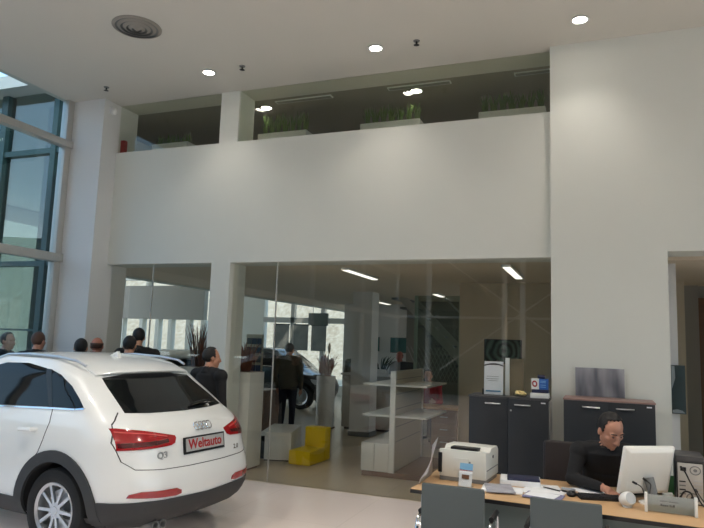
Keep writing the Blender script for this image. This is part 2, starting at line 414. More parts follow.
#        z     rear x  bulge  rc    half-w  front x
CARTAB = [(.24, -.66, .10, .42, .80, 2.72), (.30, -.80, .10, .44, .86, 2.82), (.40, -.88, .10, .45, .895, 2.87), (.55, -.91, .10, .45, .905, 2.90),
          (.63, -.905, .10, .45, .91, 2.90), (.675, -.88, .10, .45, .912, 2.88), (.80, -.84, .10, .45, .915, 2.82), (.92, -.81, .10, .45, .91, 2.70),
          (.98, -.785, .10, .45, .905, 2.45), (1.03, -.75, .10, .45, .895, 2.16), (1.075, -.69, .10, .43, .885, 2.06), (1.11, -.625, .10, .40, .87, 2.00),
          (1.14, -.565, .10, .36, .855, 1.96), (1.25, -.395, .10, .30, .825, 1.82), (1.36, -.225, .10, .26, .79, 1.68), (1.44, -.105, .10, .24, .765, 1.57),
          (1.50, -.02, .10, .24, .745, 1.48), (1.545, .10, .10, .22, .72, 1.42), (1.58, .24, .10, .22, .69, 1.36), (1.605, .38, .10, .20, .63, 1.30), (1.622, .53, .06, .2, .53, 1.22), (1.632, .66, .04, .16, .34, 1.12)]
def car_body_mesh():
    zs = []
    for a, b in zip(CARTAB, CARTAB[1:]):
        n = max(1, round((b[0] - a[0]) / .035))
        zs += [a[0] + (b[0] - a[0]) * i / n for i in range(n)]
    zs.append(CARTAB[-1][0])
    # smooth the interpolated table
    rows = [lerp_table(CARTAB, z) for z in zs]
    for _ in range(2):
        rows = [rows[0]] + [[r[0]] + [(p[k] + 2*r[k] + q[k]) / 4 for k in range(1, 6)] for p, r, q in zip(rows, rows[1:], rows[2:])] + [rows[-1]]
    rings = []
    for z, xr, bl, rc, w, xf in rows:
        half = []
        side = lambda x: w * (1 - .020 * ((x - 1.1) / 1.8) ** 2) 
        yc = max(.02, w - rc)
        for i in range(10): y = yc * i / 9; half.append((xr + bl * (y / w) ** 2, y))
        x0 = xr + bl * (yc / w) ** 2; rx = rc * 1.1
        x1 = x0 + rx; ws = side(x1)
        for i in range(1, 11):
            t = PI/2 * i / 10
            half.append((x1 - rx * math.cos(t), yc + (ws - yc) * math.sin(t)))
        k_ = max(0, min(1, (z - 1.0) / .12)); rcf = min(.34 - .16*k_, w * .6); fb = .25 - .14*k_; x2 = xf - fb - rcf
        for i in range(1, 41): x = x1 + (x2 - x1) * i / 40; half.append((x, side(x)))
        wf_ = side(x2); ycf = max(.01, wf_ - rcf)
        for i in range(1, 8): t = PI/2 * i / 7; half.append((x2 + rcf * math.sin(t), ycf + (wf_ - ycf) * math.cos(t)))
        for i in range(1, 7): y = ycf * (1 - i/6); half.append((x2 + rcf + fb * (1 - (y/ycf)**2), y))
        ring = [V((x, y, z)) for x, y in half] + [V((x, -y, z)) for x, y in half[-2:0:-1]]
        rings.append(ring)
    mb = MB(); mb.rings(rings)
    bmesh.ops.recalc_face_normals(mb.bm, faces=mb.bm.faces[:])
    return mb
def car_bvh(): 
    mb = car_body_mesh(); t = BVHTree.FromBMesh(mb.bm); mb.bm.free(); return t
CARBVH = car_bvh()
AX = {'rear': (V((-3, 0, 0)), V((1, 0, 0))), 'left': (V((0, 3, 0)), V((0, -1, 0))), 'right': (V((0, -3, 0)), V((0, 1, 0))), 'top': (V((0, 0, 4)), V((0, 0, -1))), 'front': (V((6, 0, 0)), V((-1, 0, 0)))}
def patch_bm(poly, axis, off=.004, step=.05, hole=None):
    """outline in (y,z) for rear/front, (x,z) for left/right, (x,y) for top, laid onto the body"""
    bm = bmesh.new()
    o, d = AX[axis]
    def P(a, b): return V((0, a, b)) if axis in ('rear', 'front') else V((a, 0, b)) if axis in ('left', 'right') else V((a, b, 0))
    vs = [bm.verts.new(P(a, b)) for a, b in poly]
    bm.faces.new(vs)
    k1, k2 = (1, 2) if axis in ('rear', 'front') else (0, 2) if axis in ('left', 'right') else (0, 1)
    for k, q in ((k1, 0), (k2, 1)):
        lo = min(p[q] for p in poly); hi = max(p[q] for p in poly); n = max(1, int((hi - lo) / step))
        for i in range(1, n + 1):
            c = V((0, 0, 0)); c[k] = lo + (hi - lo) * i / (n + 1); nn = V((0, 0, 0)); nn[k] = 1
            bmesh.ops.bisect_plane(bm, geom=bm.verts[:] + bm.edges[:] + bm.faces[:], plane_co=c, plane_no=nn)
    bmesh.ops.triangulate(bm, faces=[f for f in bm.faces if len(f.verts) > 4])
    for v in bm.verts:
        h = CARBVH.ray_cast(v.co + o, d)
        if h[0] is not None: v.co = h[0] + (h[1] if h[1].dot(d) < 0 else -h[1]) * off
        else:
            n = CARBVH.find_nearest(v.co + o * .3); v.co = n[0]
    if bm.faces[:] and sum((f.normal.dot(d) for f in bm.faces if True), 0.0) == 0: bm.normal_update()
    bm.normal_update()
    if sum(f.normal.dot(d) for f in bm.faces) > 0: bmesh.ops.reverse_faces(bm, faces=bm.faces[:])
    # thickness towards the body
    ret = bmesh.ops.extrude_face_region(bm, geom=bm.faces[:])
    bmesh.ops.translate(bm, verts=[g for g in ret['geom'] if isinstance(g, bmesh.types.BMVert)], vec=d * -.0)
    low = [g for g in ret['geom'] if isinstance(g, bmesh.types.BMVert)]
    for v in low: v.co += d * (off + .012) * -1 * 0
    lowset = set(low)
    for v in bm.verts:
        if v not in lowset: v.co += d * (off + .012)
    bmesh.ops.recalc_face_normals(bm, faces=bm.faces[:])
    return bm
def patch(name, polys, axis, m, parent, off=.004, step=.05):
    mb = MB(); mb.bm.free(); mb.bm = bmesh.new()
    if not isinstance(polys[0][0], (list, tuple)): polys = [polys]
    for p in polys:
        b = patch_bm(p, axis, off, step); me = bpy.data.meshes.new('t'); b.to_mesh(me); b.free(); mb.bm.from_mesh(me); bpy.data.meshes.remove(me)
    return mb.build(name, m, parent, smooth=.7)
def strip(pts, w):
    """thin closed outline following a polyline (2D)"""
    L, Rr = [], []
    for i, p in enumerate(pts):
        a = pts[max(i-1, 0)]; b = pts[min(i+1, len(pts)-1)]
        dx, dy = b[0]-a[0], b[1]-a[1]; l = math.hypot(dx, dy) or 1; nx, ny = -dy/l*w/2, dx/l*w/2
        L.append((p[0]+nx, p[1]+ny)); Rr.append((p[0]-nx, p[1]-ny))
    return L + Rr[::-1]
def mirror(poly): return [(-a, b) for a, b in poly][::-1]
M_carwhite = mat('white_car_paint', rgb(226, 228, 226), .35, coat=1.0)
M_cardark = mat('dark_car_paint', rgb(22, 26, 32), .35, coat=1.0)
M_carglass = mat('dark_car_glass', rgb(10, 13, 16), .04, spec=.3)
M_cladding = mat('grey_plastic_cladding', rgb(46, 48, 50), .6, noise=.1, scale=80)
M_wheelwell = mat('wheel_well', rgb(14, 14, 15), .9)
M_lamp = mat('red_lamp_glass', rgb(150, 8, 18), .12, coat=1.0)
M_lampdark = mat('dark_red_lamp_glass', rgb(74, 6, 12), .12, coat=1.0)
M_lampbright = mat('pink_lamp_glass', rgb(205, 70, 70), .15, coat=1.0)
M_gap = mat('shut_line', rgb(48, 48, 48), .8)
M_tyre = mat('tyre_rubber', rgb(24, 24, 25), .85, bump=.2, scale=80)
M_alloy = mat('silver_alloy', rgb(196, 198, 202), .3, .75)
WHEEL_X = 2.18
SIDEGLASS = [(.215, 1.178), (.865, 1.150), (1.55, 1.12), (1.62, 1.15), (1.30, 1.45), (1.0, 1.525), (.70, 1.533), (.42, 1.497)]
QGLASS = [(.345, 1.488), (.202, 1.451), (.034, 1.363), (-.102, 1.267), (-.185, 1.197), (-.12, 1.187), (.17, 1.18)]
ARCH_R, ARCH_IN = .495, .405
def arch_poly(cx, r0, r1, a0=-8, a1=188, n=26, zc=.345):
    A = [math.radians(a0 + (a1 - a0) * i / n) for i in range(n + 1)]
    return [(cx + r1*math.cos(a), zc + r1*math.sin(a)) for a in A] + [(cx + r0*math.cos(a), zc + r0*math.sin(a)) for a in A[::-1]]
REARGLASS = [(-.63, 1.160), (-.40, 1.148), (0, 1.143), (.40, 1.148), (.63, 1.160), (.61, 1.24), (.575, 1.36), (.553, 1.43), (.3, 1.455), (0, 1.46), (-.3, 1.455), (-.553, 1.43), (-.575, 1.36), (-.61, 1.24)]
LAMP = [(.808, .885), (.55, .893), (.40, .90), (.355, .915), (.33, .955), (.335, .972), (.60, 1.028), (.77, 1.052), (.80, 1.05)]
REFLECT = [(.775, .525), (.40, .500), (.34, .51), (.345, .54), (.40, .562), (.70, .570), (.765, .552)]
def make_car(name, label, loc, heading, k, paint, plate, detail=True):
    t = thing(name, loc, label, 'car', local=True)
    t.rotation_euler = (0, 0, math.radians(heading)); t.scale = (k, k, k)
    mb = car_body_mesh()
    body = mb.build('body', [paint, M_wheelwell], t, smooth=.9)
    # wheel wells cut out of the body
    cb = MB()
    for x in (0, WHEEL_X):
        for s in (1, -1): cb.cyl((x, s*.55, .345), (x, s*1.2, .345), ARCH_IN, seg=40)
    cut = cb.build('cut', M_wheelwell)
    cut.data.materials.clear(); cut.data.materials.append(M_wheelwell)
    bo = body.modifiers.new('b', 'BOOLEAN'); bo.object = cut; bo.operation = 'DIFFERENCE'; bo.solver = 'EXACT'; bo.material_mode = 'TRANSFER'
    saved = t.matrix_world.copy(); t.location = (0, 0, 0); t.rotation_euler = (0, 0, 0); t.scale = (1, 1, 1)
    bpy.context.view_layer.update(); dg = bpy.context.evaluated_depsgraph_get()
    me = bpy.data.meshes.new_from_object(body.evaluated_get(dg)); body.modifiers.clear(); body.data = me
    bpy.data.objects.remove(cut)
    t.location = loc; t.rotation_euler = (0, 0, math.radians(heading)); t.scale = (k, k, k)
    me.name = 'body'
    # glazing
    patch('rear_window', REARGLASS, 'rear', M_carglass, t, .003)
    for ax in ('left', 'right'):
        patch('door_window', SIDEGLASS, ax, M_carglass, t, .004)
        patch('quarter_window', QGLASS, ax, M_carglass, t, .004)
        patch('window_divider', [(.17, 1.178), (.215, 1.176), (.42, 1.494), (.345, 1.49)], ax, M_black, t, .006)
        patch('window_trim', strip([(-.20, 1.188), (-.10, 1.178), (.2, 1.168), (.865, 1.140), (1.6, 1.105)], .011), ax, M_chrome, t, .008)
        patch('door_seam', strip([(.40, .62), (.30, .72), (.224, .80), (.177, .91), (.138, 1.06), (.165, 1.165)], .008), ax, M_gap, t, .0015, .03)
        s = 1 if ax == 'left' else -1
        h = MB()
        h.tube([(.285, s*.89, .985), (.30, s*.938, .988), (.45, s*.94, .980), (.485, s*.89, .975)], [.016, .017, .017, .014], 10)
        h.build('door_handle', paint, t)
        patch('handle_recess', [(.26, .985), (.30, .955), (.40, .945), (.48, .955), (.51, .975), (.46, 1.01), (.36, 1.018), (.28, 1.01)], ax, paint, t, .002)
        for cx in (0, WHEEL_X): patch('arch_trim', arch_poly(cx, ARCH_IN - .004, ARCH_R), ax, M_cladding, t, .016, .06)
        patch('sill', [(.40, .25), (WHEEL_X - .40, .25), (WHEEL_X - .43, .40), (.43, .40)], ax, M_cladding, t, .012)
        patch('bumper_side_trim', [(-.80, .26), (-.40, .26), (-.43, .475), (-.80, .48)], ax, M_cladding, t, .012)
        mi = MB().ball((1.62, s*.99, 1.10), .10, .11, .075); mi.build('side_mirror', paint, t)
        r = MB(); r.tube([(.04, s*.635, 1.535), (.14, s*.65, 1.575), (.38, s*.655, 1.60), (.80, s*.655, 1.612), (1.10, s*.645, 1.60), (1.32, s*.62, 1.55)], [.012, .013, .014, .014, .013, .012], 10)
        r.build('roof_rail', M_alloy, t)
    # rear end
    sp_ = MB(); rings = []
    for i in range(17):
        y = -.60 + 1.20 * i / 16; u = abs(y) / .60; b = .085 * u ** 2.2; dz = -.026 * u ** 2.5
        rings.append([V((-.125 + b, y, 1.474 + dz)), V((-.13 + b, y, 1.486 + dz)), V((-.10 + b, y, 1.505 + dz)), V((.12 + .3*b, y, 1.568 + 1.6*dz)), V((.40, y, 1.610 + 1.6*dz)), V((.40, y, 1.52 + dz)), V((-.02 + b, y, 1.44 + dz))])
    sp_.rings(rings).build('roof_spoiler', paint, t, smooth=.5)
    patch('tailgate_seam', strip([(.674, 1.166), (.777, 1.078), (.825, .944), (.795, .80), (.727, .738), (.50, .722), (.25, .716), (-.25, .716), (-.50, .722), (-.727, .738), (-.795, .80), (-.825, .944), (-.777, 1.078), (-.674, 1.166)], .0055), 'rear', M_gap, t, .0015, .03)
    for s in (1, -1):
        pl = LAMP if s == 1 else mirror(LAMP)
        tl = patch('tail_lamp', pl, 'rear', M_lamp, t, .006, .03)
        q = [(.80, .905), (.60, .912), (.42, .925), (.42, .95), (.62, .945), (.80, .94)]
        patch('lamp_band', q if s == 1 else mirror(q), 'rear', M_lampdark, tl, .009, .03)
        q = [(.79, 1.018), (.60, .998), (.42, .965), (.42, .975), (.60, 1.008), (.79, 1.03)]
        patch('light_bar', q if s == 1 else mirror(q), 'rear', M_lampbright, tl, .010, .03)
        patch('reflector', REFLECT if s == 1 else mirror(REFLECT), 'rear', M_lampbright if False else M_lamp, t, .008, .03)
    patch('rear_bumper', [(-.84, .25), (.84, .25), (.87, .48), (.65, .492), (0, .472), (-.65, .492), (-.87, .48)], 'rear', M_cladding, t, .012)
    # number plate, rings, badges
    tilt = Matrix.Rotation(math.radians(-90), 3, 'Z') @ Matrix.Rotation(math.radians(82), 3, 'X')
    def on_rear(y, z, off):
        h = CARBVH.ray_cast(V((-3, y, z)), V((1, 0, 0))); return h[0] + h[1] * off, h[1]
    c, n = on_rear(0.003, .877, .012)
    pb = MB(); pb.box(-.272, .272, -.072, .072, -.012, .006)
    for v in pb.bm.verts: v.co = c + tilt @ v.co
    plo = pb.build('number_plate', M_black, t, bevel=.004)
    pb = MB(); pb.box(-.255, .255, -.052, .058, .004, .0085)
    for v in pb.bm.verts: v.co = c + tilt @ v.co
    pb.build('plate_face', mat('plate_grey', rgb(168, 170, 168), .4), plo)
    if plate:
        lettering('plate_lettering', plate, .118, M_red, plo, c + tilt @ V((0, .004, .010)), tilt, .001, .0022, .98)
    c, n = on_rear(-.04, 1.017, .014)
    rg = MB(); tl2 = Matrix.Rotation(math.radians(-90), 3, 'Z') @ Matrix.Rotation(math.radians(62), 3, 'X')
    for i in range(4):
        cx = (i - 1.5) * .053
        pts = [c + tl2 @ V((cx + .036*math.cos(a), .036*math.sin(a), 0)) for a in [2*PI*k/28 for k in range(29)]]
        rg.tube(pts, .006, 8, cap=False)
    rg.build('rings_emblem', M_chrome, t)
    if detail:
        c, n = on_rear(.505, .830, .004)
        yaw = math.atan2(-n.y, -n.x)
        rt = Matrix.Rotation(math.radians(-90) + yaw, 3, 'Z') @ Matrix.Rotation(math.radians(85), 3, 'X')
        lettering('model_badge', 'Q3', .075, M_steel, t, c, rt, .003, .001, 1.15)
        c, n = on_rear(-.47, .79, .004)
        rt = Matrix.Rotation(math.radians(-90) + math.atan2(-n.y, -n.x), 3, 'Z') @ Matrix.Rotation(math.radians(85), 3, 'X')
        lettering('engine_badge', '2.0', .06, M_chrome, t, c, rt, .003, .001, 1.1)
        wpb = MB(); c, n = on_rear(-.12, 1.17, .02); c2, n = on_rear(-.45, 1.19, .02)
        wpb.tube([c, (c + c2)/2 + n*.01, c2], [.014, .010, .006], 8).build('rear_wiper', M_black, t)
        ex = MB()
        for y in (.50, .42): ex.lathe((-.72, y, .26), [(.038, -.06), (.038, .2), (.03, .2), (.03, -.06), (.038, -.06)], 20, 'x', cap=False)
        ex.build('exhaust_pipe', M_greyplast, t)
        ab = MB().prism([(.30, 1.58), (.34, 1.66), (.42, 1.62), (.46, 1.60)], -.02, .02, 'y'); ab.build('roof_aerial', paint, t, bevel=.006)
    # front end
    for ax_s in (1, -1):
        q = [(ax_s*.82, .68), (ax_s*.50, .66), (ax_s*.46, .76), (ax_s*.80, .82)]
        patch('headlamp', q, 'front', mat('headlamp_glass', rgb(190, 195, 200), .08, coat=1.0), t, .01)
    patch('grille', [(-.38, .42), (.38, .42), (.42, .72), (.34, .80), (-.34, .80), (-.42, .72)], 'front', M_black, t, .01)
    patch('windscreen', [(-.72, 1.10), (.72, 1.10), (.60, 1.44), (-.60, 1.44)], 'front', M_carglass, t, .004)
    # wheels
    for x in (0, WHEEL_X):
        for s in (1, -1):
            wnm = tag(MB().lathe((x, s*.775, .345), [(.205, s*-.09), (.27, s*-.115), (.325, s*-.11), (.345, s*-.085), (.345, s*.085), (.33, s*.108), (.285, s*.118), (.24, s*.112), (.222, s*.10)], 56, 'y', cap=False).build('wheel', M_tyre, t))
            rim = MB()
            rim.lathe((x, s*.775, .345), [(.232, s*.108), (.228, s*.113), (.205, s*.10), (.20, s*-.09), (.21, s*-.09), (.222, s*.09), (.232, s*.108)], 48, 'y', cap=False)
            for q in range(10):
                a = 2*PI*q/10 + .04 * (1 if q % 2 else -1)
                ca, sa = math.cos(a), math.sin(a)
                for vv in (0,):
                    M = Matrix.Translation((x, s*.775, .345)) @ Matrix.Rotation(-a, 4, 'Y')
                    i0 = len(rim.bm.verts)
                    rim.box(.05, .212, s*.070, s*.094, -.013, .013, M)
            rim.lathe((x, s*.775, .345), [(.002, s*.100), (.032, s*.100), (.036, s*.094), (.066, s*.092), (.07, s*.06), (.002, s*.06)], 28, 'y')
            rim.build('rim', M_alloy, wnm, smooth=.5)
            MB().lathe((x, s*.775, .345), [(.002, s*.03), (.16, s*.03), (.16, s*.0), (.002, s*.0)], 32, 'y').build('brake_disc', M_steel, wnm)
    return t
CAR_LOC, CAR_HEAD, CAR_K = (-4.085, 5.03, 0), 174.0, .98
make_car('car', 'white compact sport utility car in the foreground, seen from behind with red lettered number plate', CAR_LOC, CAR_HEAD, CAR_K, M_carwhite, 'Weltauto')

# ------------------------------------------------------------------ people
def head_pieces(add, hc, up, fw, sc=1.0, ear=True):
    """hc: centre of the head; up, fw unit vectors; pieces of skin"""
    rt = fw.cross(up).normalized()
    M = Matrix((rt, fw, up)).transposed()
    P = lambda x, y, z: hc + (rt*x + fw*y + up*z) * sc
    def ball(c, r, lab='skin'): add(lambda mb: mb.ball(P(*c), r[0]*sc, r[1]*sc, r[2]*sc, M), lab)
    ball((0, -.008, .030), (.076, .094, .090))
    ball((0, .018, -.025), (.066, .078, .085))
    ball((0, .040, -.075), (.046, .045, .042))
    ball((0, .066, -.098), (.022, .022, .018))
    add(lambda mb: mb.tube([P(0, .088, .012), P(0, .106, -.018), P(0, .112, -.034), P(0, .085, -.042)], [.009*sc, .012*sc, .0155*sc, .010*sc], 10), 'skin')
    for s in (1, -1):
        ball((s*.030, .075, .026), (.026, .016, .010))
        ball((s*.014, .094, -.036), (.010, .012, .008))
        ball((s*.045, .055, -.018), (.024, .022, .020))
        if ear: ball((s*.078, -.008, -.005), (.010, .020, .032))
    ball((0, .084, -.063), (.026, .012, .007)); ball((0, .081, -.075), (.023, .012, .008))
    return P, M, rt
def hand_pieces(add, wrist, d, palm_n, side, curl=.35, sc=1.0):
    """d: direction of the fingers, palm_n: where the palm looks, side: +1 when the thumb lies along palm_n x d"""
    d = d.normalized(); n = (palm_n - d * palm_n.dot(d)).normalized(); u = n.cross(d).normalized() * side
    def P(a, b, c): return wrist + (d*a + u*b + n*c) * sc
    add(lambda mb: mb.tube([P(-.01, 0, 0), P(.03, .004, 0), P(.062, .002, 0), P(.092, 0, 0)], [.024*sc, .028*sc, .032*sc, .026*sc], 12), 'skin')
    for b, L, c0 in ((.030, .070, .082), (.010, .080, .088), (-.010, .074, .086), (-.029, .058, .078)):
        pts = [P(c0 - .03, b*.9, 0), P(c0, b, 0)]; a = curl * .6; p = (c0, 0.0)
        for seg in (.46, .31, .23):
            p = (p[0] + L*seg*math.cos(a), p[1] + L*seg*math.sin(a)); pts.append(P(p[0], b*1.08, p[1])); a += curl
        add(lambda mb, pts=pts: mb.tube(pts, [.010*sc, .010*sc, .009*sc, .0085*sc, .007*sc], 8), 'skin')
    add(lambda mb: mb.tube([P(.012, .018, .004), P(.040, .046, .012), P(.068, .058, .020), P(.090, .060, .028)], [.014*sc, .013*sc, .011*sc, .008*sc], 8), 'skin')
def person(name, loc, rz, label, group, J, mats, hair, voxel=.012, hairm=None, eyes=False, hs=1.0):
    """J: joints in the person's own frame (x right, y forward, z up). mats: top, legs, shoes"""
    t = thing(name, loc, label, 'person', group, local=True); t.rotation_euler = (0, 0, math.radians(rz))
    slots = {'skin': 0, 'top': 1, 'legs': 2, 'shoe': 3, 'shirt': 4}
    big = MB(); src = []
    def add(fn, lab):
        n0 = len(big.bm.verts); fn(big); big.bm.verts.ensure_lookup_table()
        src.extend((v.co.copy(), slots[lab]) for v in list(big.bm.verts)[n0:])
    j = {k: V(v) for k, v in J.items() if k not in ('collar', 'curl')}
    def dense(pts, rs, n=5):
        P, Q = [], []
        for (a, b), (ra, rb) in zip(zip(pts, pts[1:]), zip(rs, rs[1:])):
            for i in range(n): P.append(a.lerp(b, i/n)); Q.append(ra + (rb-ra)*i/n)
        return P + [pts[-1]], Q + [rs[-1]]
    def limb(pts, rs, lab): P, Q = dense(pts, rs); add(lambda mb: mb.tube(P, Q, 14), lab)
    # torso: elliptical rings from the seat to the shoulders
    spine = [j['pelvis'] + V((0, 0, -.08)), j['pelvis'], j['waist'], j['chest'], j['neck'] + V((0, 0, -.06)), j['neck']]
    dims = [(.165, .12), (.19, .14), (.185, .13), (.205, .14), (.17, .10), (.07, .065)]
    def torso(mb):
        rings = []
        N = 4
        for i in range(len(spine) - 1):
            for q in range(N + (1 if i == len(spine) - 2 else 0)):
                f_ = q / N; c = spine[i].lerp(spine[i+1], f_); rx = dims[i][0] + (dims[i+1][0]-dims[i][0])*f_; ry = dims[i][1] + (dims[i+1][1]-dims[i][1])*f_
                ax = (spine[i+1] - spine[i]).normalized(); xr = V((1, 0, 0)); fy = ax.cross(xr).normalized() * -1
                rings.append([c + xr*rx*math.cos(a) + fy*ry*math.sin(a) for a in [2*PI*k/24 for k in range(24)]])
        mb.rings(rings)
    add(torso, 'top')
    for s in ('R', 'L'):
        sg = 1 if s == 'R' else -1
        sh, el, wrr = j['sh'+s], j['el'+s], j['wr'+s]
        limb([j['neck'] + V((sg*.03, 0, -.03)), sh.lerp(j['neck'], .4), sh], [.06, .068, .068], 'top')
        add(lambda mb: mb.ball(sh, .080, .082, .080), 'top'); add(lambda mb: mb.ball(el, .052, .052, .052), 'top')
        limb([sh, sh.lerp(el, .5), el, el.lerp(wrr, .5), wrr], [.068, .058, .048, .045, .036], 'top')
        d = (wrr - el).normalized(); hd = j.get('hd'+s, d); pn = j.get('pn'+s, V((-sg, 0, 0)))
        add(lambda mb: mb.tube([wrr - d*.03, wrr + hd*.015], [.026, .026], 12), 'skin')
        hand_pieces(add, wrr + hd*.012, hd, pn, j['thumb'+s][0] if 'thumb'+s in j else 1, J.get('curl', .35))
        hp, kn, an, to = j['hip'+s], j['kn'+s], j['an'+s], j['to'+s]
        add(lambda mb: mb.ball(kn, .064, .064, .064), 'legs')
        limb([hp, hp.lerp(kn, .5), kn, kn.lerp(an, .4), an], [.095, .08, .062, .058, .045], 'legs')
        add(lambda mb: mb.tube([an + (an-to).normalized()*.06 + V((0, 0, -.04)), an + V((0, 0, -.035)), an.lerp(to, .6) + V((0, 0, -.025)), to], [.035, .045, .042, .028], 12), 'shoe')
    hc, up, fw = j['head'], j['hup'].normalized(), j['hfw'].normalized()
    nb = hc - up*.07 - fw*.02
    limb([j['neck'].lerp(nb, .25), j['neck'].lerp(nb, .6), nb], [.054, .055, .056], 'skin')
    P, M, rt = head_pieces(add, hc, up, fw, hs)
    if 'collar' in J: limb([j['neck'] + V((0, -.02, -.05)), j['neck'].lerp(nb, .28)], [.085, .062], 'top')
    bm = big.bm; bmesh.ops.recalc_face_normals(bm, faces=bm.faces[:])
    me = bpy.data.meshes.new('body'); bm.to_mesh(me); bm.free()
    o = bpy.data.objects.new('body', me); COL.objects.link(o)
    r = o.modifiers.new('r', 'REMESH'); r.mode = 'VOXEL'; r.voxel_size = voxel
    sm = o.modifiers.new('s', 'SMOOTH'); sm.iterations = 2; sm.factor = .4
    bpy.context.view_layer.update(); me2 = bpy.data.meshes.new_from_object(o.evaluated_get(bpy.context.evaluated_depsgraph_get()))
    bpy.data.objects.remove(o); me2.name = 'body'
    kd = KDTree(len(src))
    for i, (c, l) in enumerate(src): kd.insert(c, i)
    kd.balance()
    me2.materials.clear()
    for m_ in (mats.get('skin', M_skin), mats['top'], mats['legs'], mats.get('shoe', M_black), mats.get('shirt', M_white)): me2.materials.append(m_)
    for p in me2.polygons: p.material_index = src[kd.find(p.center)[1]][1]
    me2.shade_smooth()
    b = bpy.data.objects.new('body', me2); COL.objects.link(b); b.parent = t
    # hair: a shell over the skull above the hair line
    if hair:
        hb = bmesh.new(); bmesh.ops.create_icosphere(hb, subdivisions=4, radius=1)
        ln = {'short': 0.0, 'bald': -.055, 'long': .02}[hair]
        for v in list(hb.verts):
            x, y, z = v.co.x*.082, v.co.y*.100 - .010, v.co.z*.098 + .034
            keep = z > .062 + (y + .02) * .75 - ln * 0 if y > -.02 else z > (-.045 if hair != 'bald' else -.03)
            if y > -.02 and abs(x) > .062 and z > .0 and y < .03: keep = True
            if hair == 'bald' and z > .055: keep = False
            v.co = V((x, y, z))
            if not keep: hb.verts.remove(v)
        rndm = random.Random(3)
        for v in hb.verts: v.co *= 1 + rndm.uniform(-.012, .016); v.co = P(*v.co)
        hm = bpy.data.meshes.new('hair'); hb.to_mesh(hm); hb.free()
        ho = link('hair', hm, hairm or M_hair, None, 1.2); ho.parent = t
        so = ho.modifiers.new('s', 'SOLIDIFY'); so.thickness = .014; so.offset = -1
    if eyes:
        for s in (1, -1):
            e = MB().ball(P(s*.031, .081, .006), .012, .008, .0035, M); eo = e.build('eye', mat('eye_dark', rgb(88, 66, 58), .4), None); eo.parent = t
            e = MB().ball(P(s*.031, .0868, .0045), .005, .003, .003, M); e2 = e.build('iris', M_black, None); e2.parent = eo
            e = MB().tube([P(s*.050, .078, .030), P(s*.034, .092, .036), P(s*.014, .092, .030)], [.003, .005, .004], 8); eo = e.build('eyebrow', M_hair, None); eo.parent = t
    return t
def standing(h=1.75, turn=0, arms='down', lean=0):
    k = h / 1.75; a = math.radians(turn)
    J = dict(pelvis=(0, 0, .97), waist=(0, .01, 1.12), chest=(0, .01, 1.32), neck=(0, -.01, 1.50), head=(0, .02, 1.635),
             shR=(.20, -.01, 1.43), shL=(-.20, -.01, 1.43), elR=(.265, -.03, 1.15), elL=(-.265, -.03, 1.15), wrR=(.24, .06, .90), wrL=(-.24, .06, .90),
             hipR=(.09, 0, .93), hipL=(-.09, 0, .93), knR=(.10, .02, .50), knL=(-.10, .02, .50), anR=(.11, -.03, .085), anL=(-.11, -.03, .085), toR=(.13, .14, .028), toL=(-.13, .14, .028))
    if arms == 'front': J.update(elR=(.24, .03, 1.16), elL=(-.24, .03, 1.16), wrR=(.12, .23, 1.12), wrL=(-.12, .23, 1.12))
    J = {q: tuple(c*k for c in v) for q, v in J.items()}
    J['hup'] = (0, lean, 1); J['hfw'] = (math.sin(a), math.cos(a), -lean); J['collar'] = 1
    return {q: (v if q == 'collar' else V(v)) for q, v in J.items()}
def cloth(name, c): return mat(name, c, .9, bump=.25, scale=90, noise=.15)
M_jacket = cloth('black_jacket', rgb(26, 26, 28)); M_trousers = cloth('dark_trousers', rgb(30, 31, 38)); M_olive = cloth('olive_jacket', rgb(82, 78, 66))
M_greycloth = cloth('grey_cloth', rgb(150, 145, 142)); M_redcloth = cloth('red_cloth', rgb(150, 30, 36)); M_jeans = cloth('navy_jeans', rgb(34, 38, 52)); M_greencloth = cloth('grey_green_shirt', rgb(96, 96, 84))
crowd = 'people standing beyond the white car'
def P_(rgb_): return mat('skin_%d_%d' % (rgb_[0], rgb_[1]), rgb(*rgb_), .5, noise=.08, scale=30)
person('person', (-7.72, 6.60, 0), -60, 'person with short black hair standing outside the curtain wall, leftmost of the group', crowd, standing(1.76, 20), dict(top=M_jacket, legs=M_trousers, skin=P_((170, 122, 100))), 'short')
person('person', (-6.95, 6.42, 0), 12, 'person with short brown hair and dark jacket seen from behind before the white column', crowd, standing(1.78), dict(top=M_jacket, legs=M_trousers, skin=P_((178, 128, 106))), 'short', hairm=M_hairbrown)
person('person', (-6.20, 6.41, 0), 35, 'person with black hair standing close beside the balding one behind the white car', crowd, standing(1.71), dict(top=M_jacket, legs=M_trousers), 'short')
person('person', (-6.34, 6.84, 0), 30, 'balding person with reddish scalp half hidden behind the black haired one', crowd, standing(1.735), dict(top=M_jacket, legs=M_jeans, skin=P_((184, 120, 98))), 'bald', hairm=M_hairbrown)
person('person', (-5.55, 6.55, 0), 25, 'person in pale grey top with black hair in front of the narrow glass pane', crowd, standing(1.77), dict(top=M_greycloth, legs=M_jeans), 'short')
person('person', (-5.76, 6.97, 0), 40, 'tall person in black with black hair, highest head of the group by the narrow pane', crowd, standing(1.885), dict(top=M_jacket, legs=M_trousers), 'short')
person('person', (-4.17, 6.30, 0), -12, 'person in black jacket standing with back turned by the white pier, right of the car', crowd, standing(1.665, 28), dict(top=M_jacket, legs=M_trousers, skin=P_((196, 140, 112))), 'short')
person('person', (-5.52, 11.0, 0), 8, 'person in olive hooded jacket and dark trousers seen from behind through the glass', None, standing(1.73), dict(top=M_olive, legs=M_jeans, skin=P_((176, 130, 108))), 'short', hairm=M_hairbrown)
person('person', (-5.02, 13.35, 0), 200, 'person in grey green shirt behind the reception counter, next to the inner column', None, standing(1.66), dict(top=M_greencloth, legs=M_trousers), 'short')
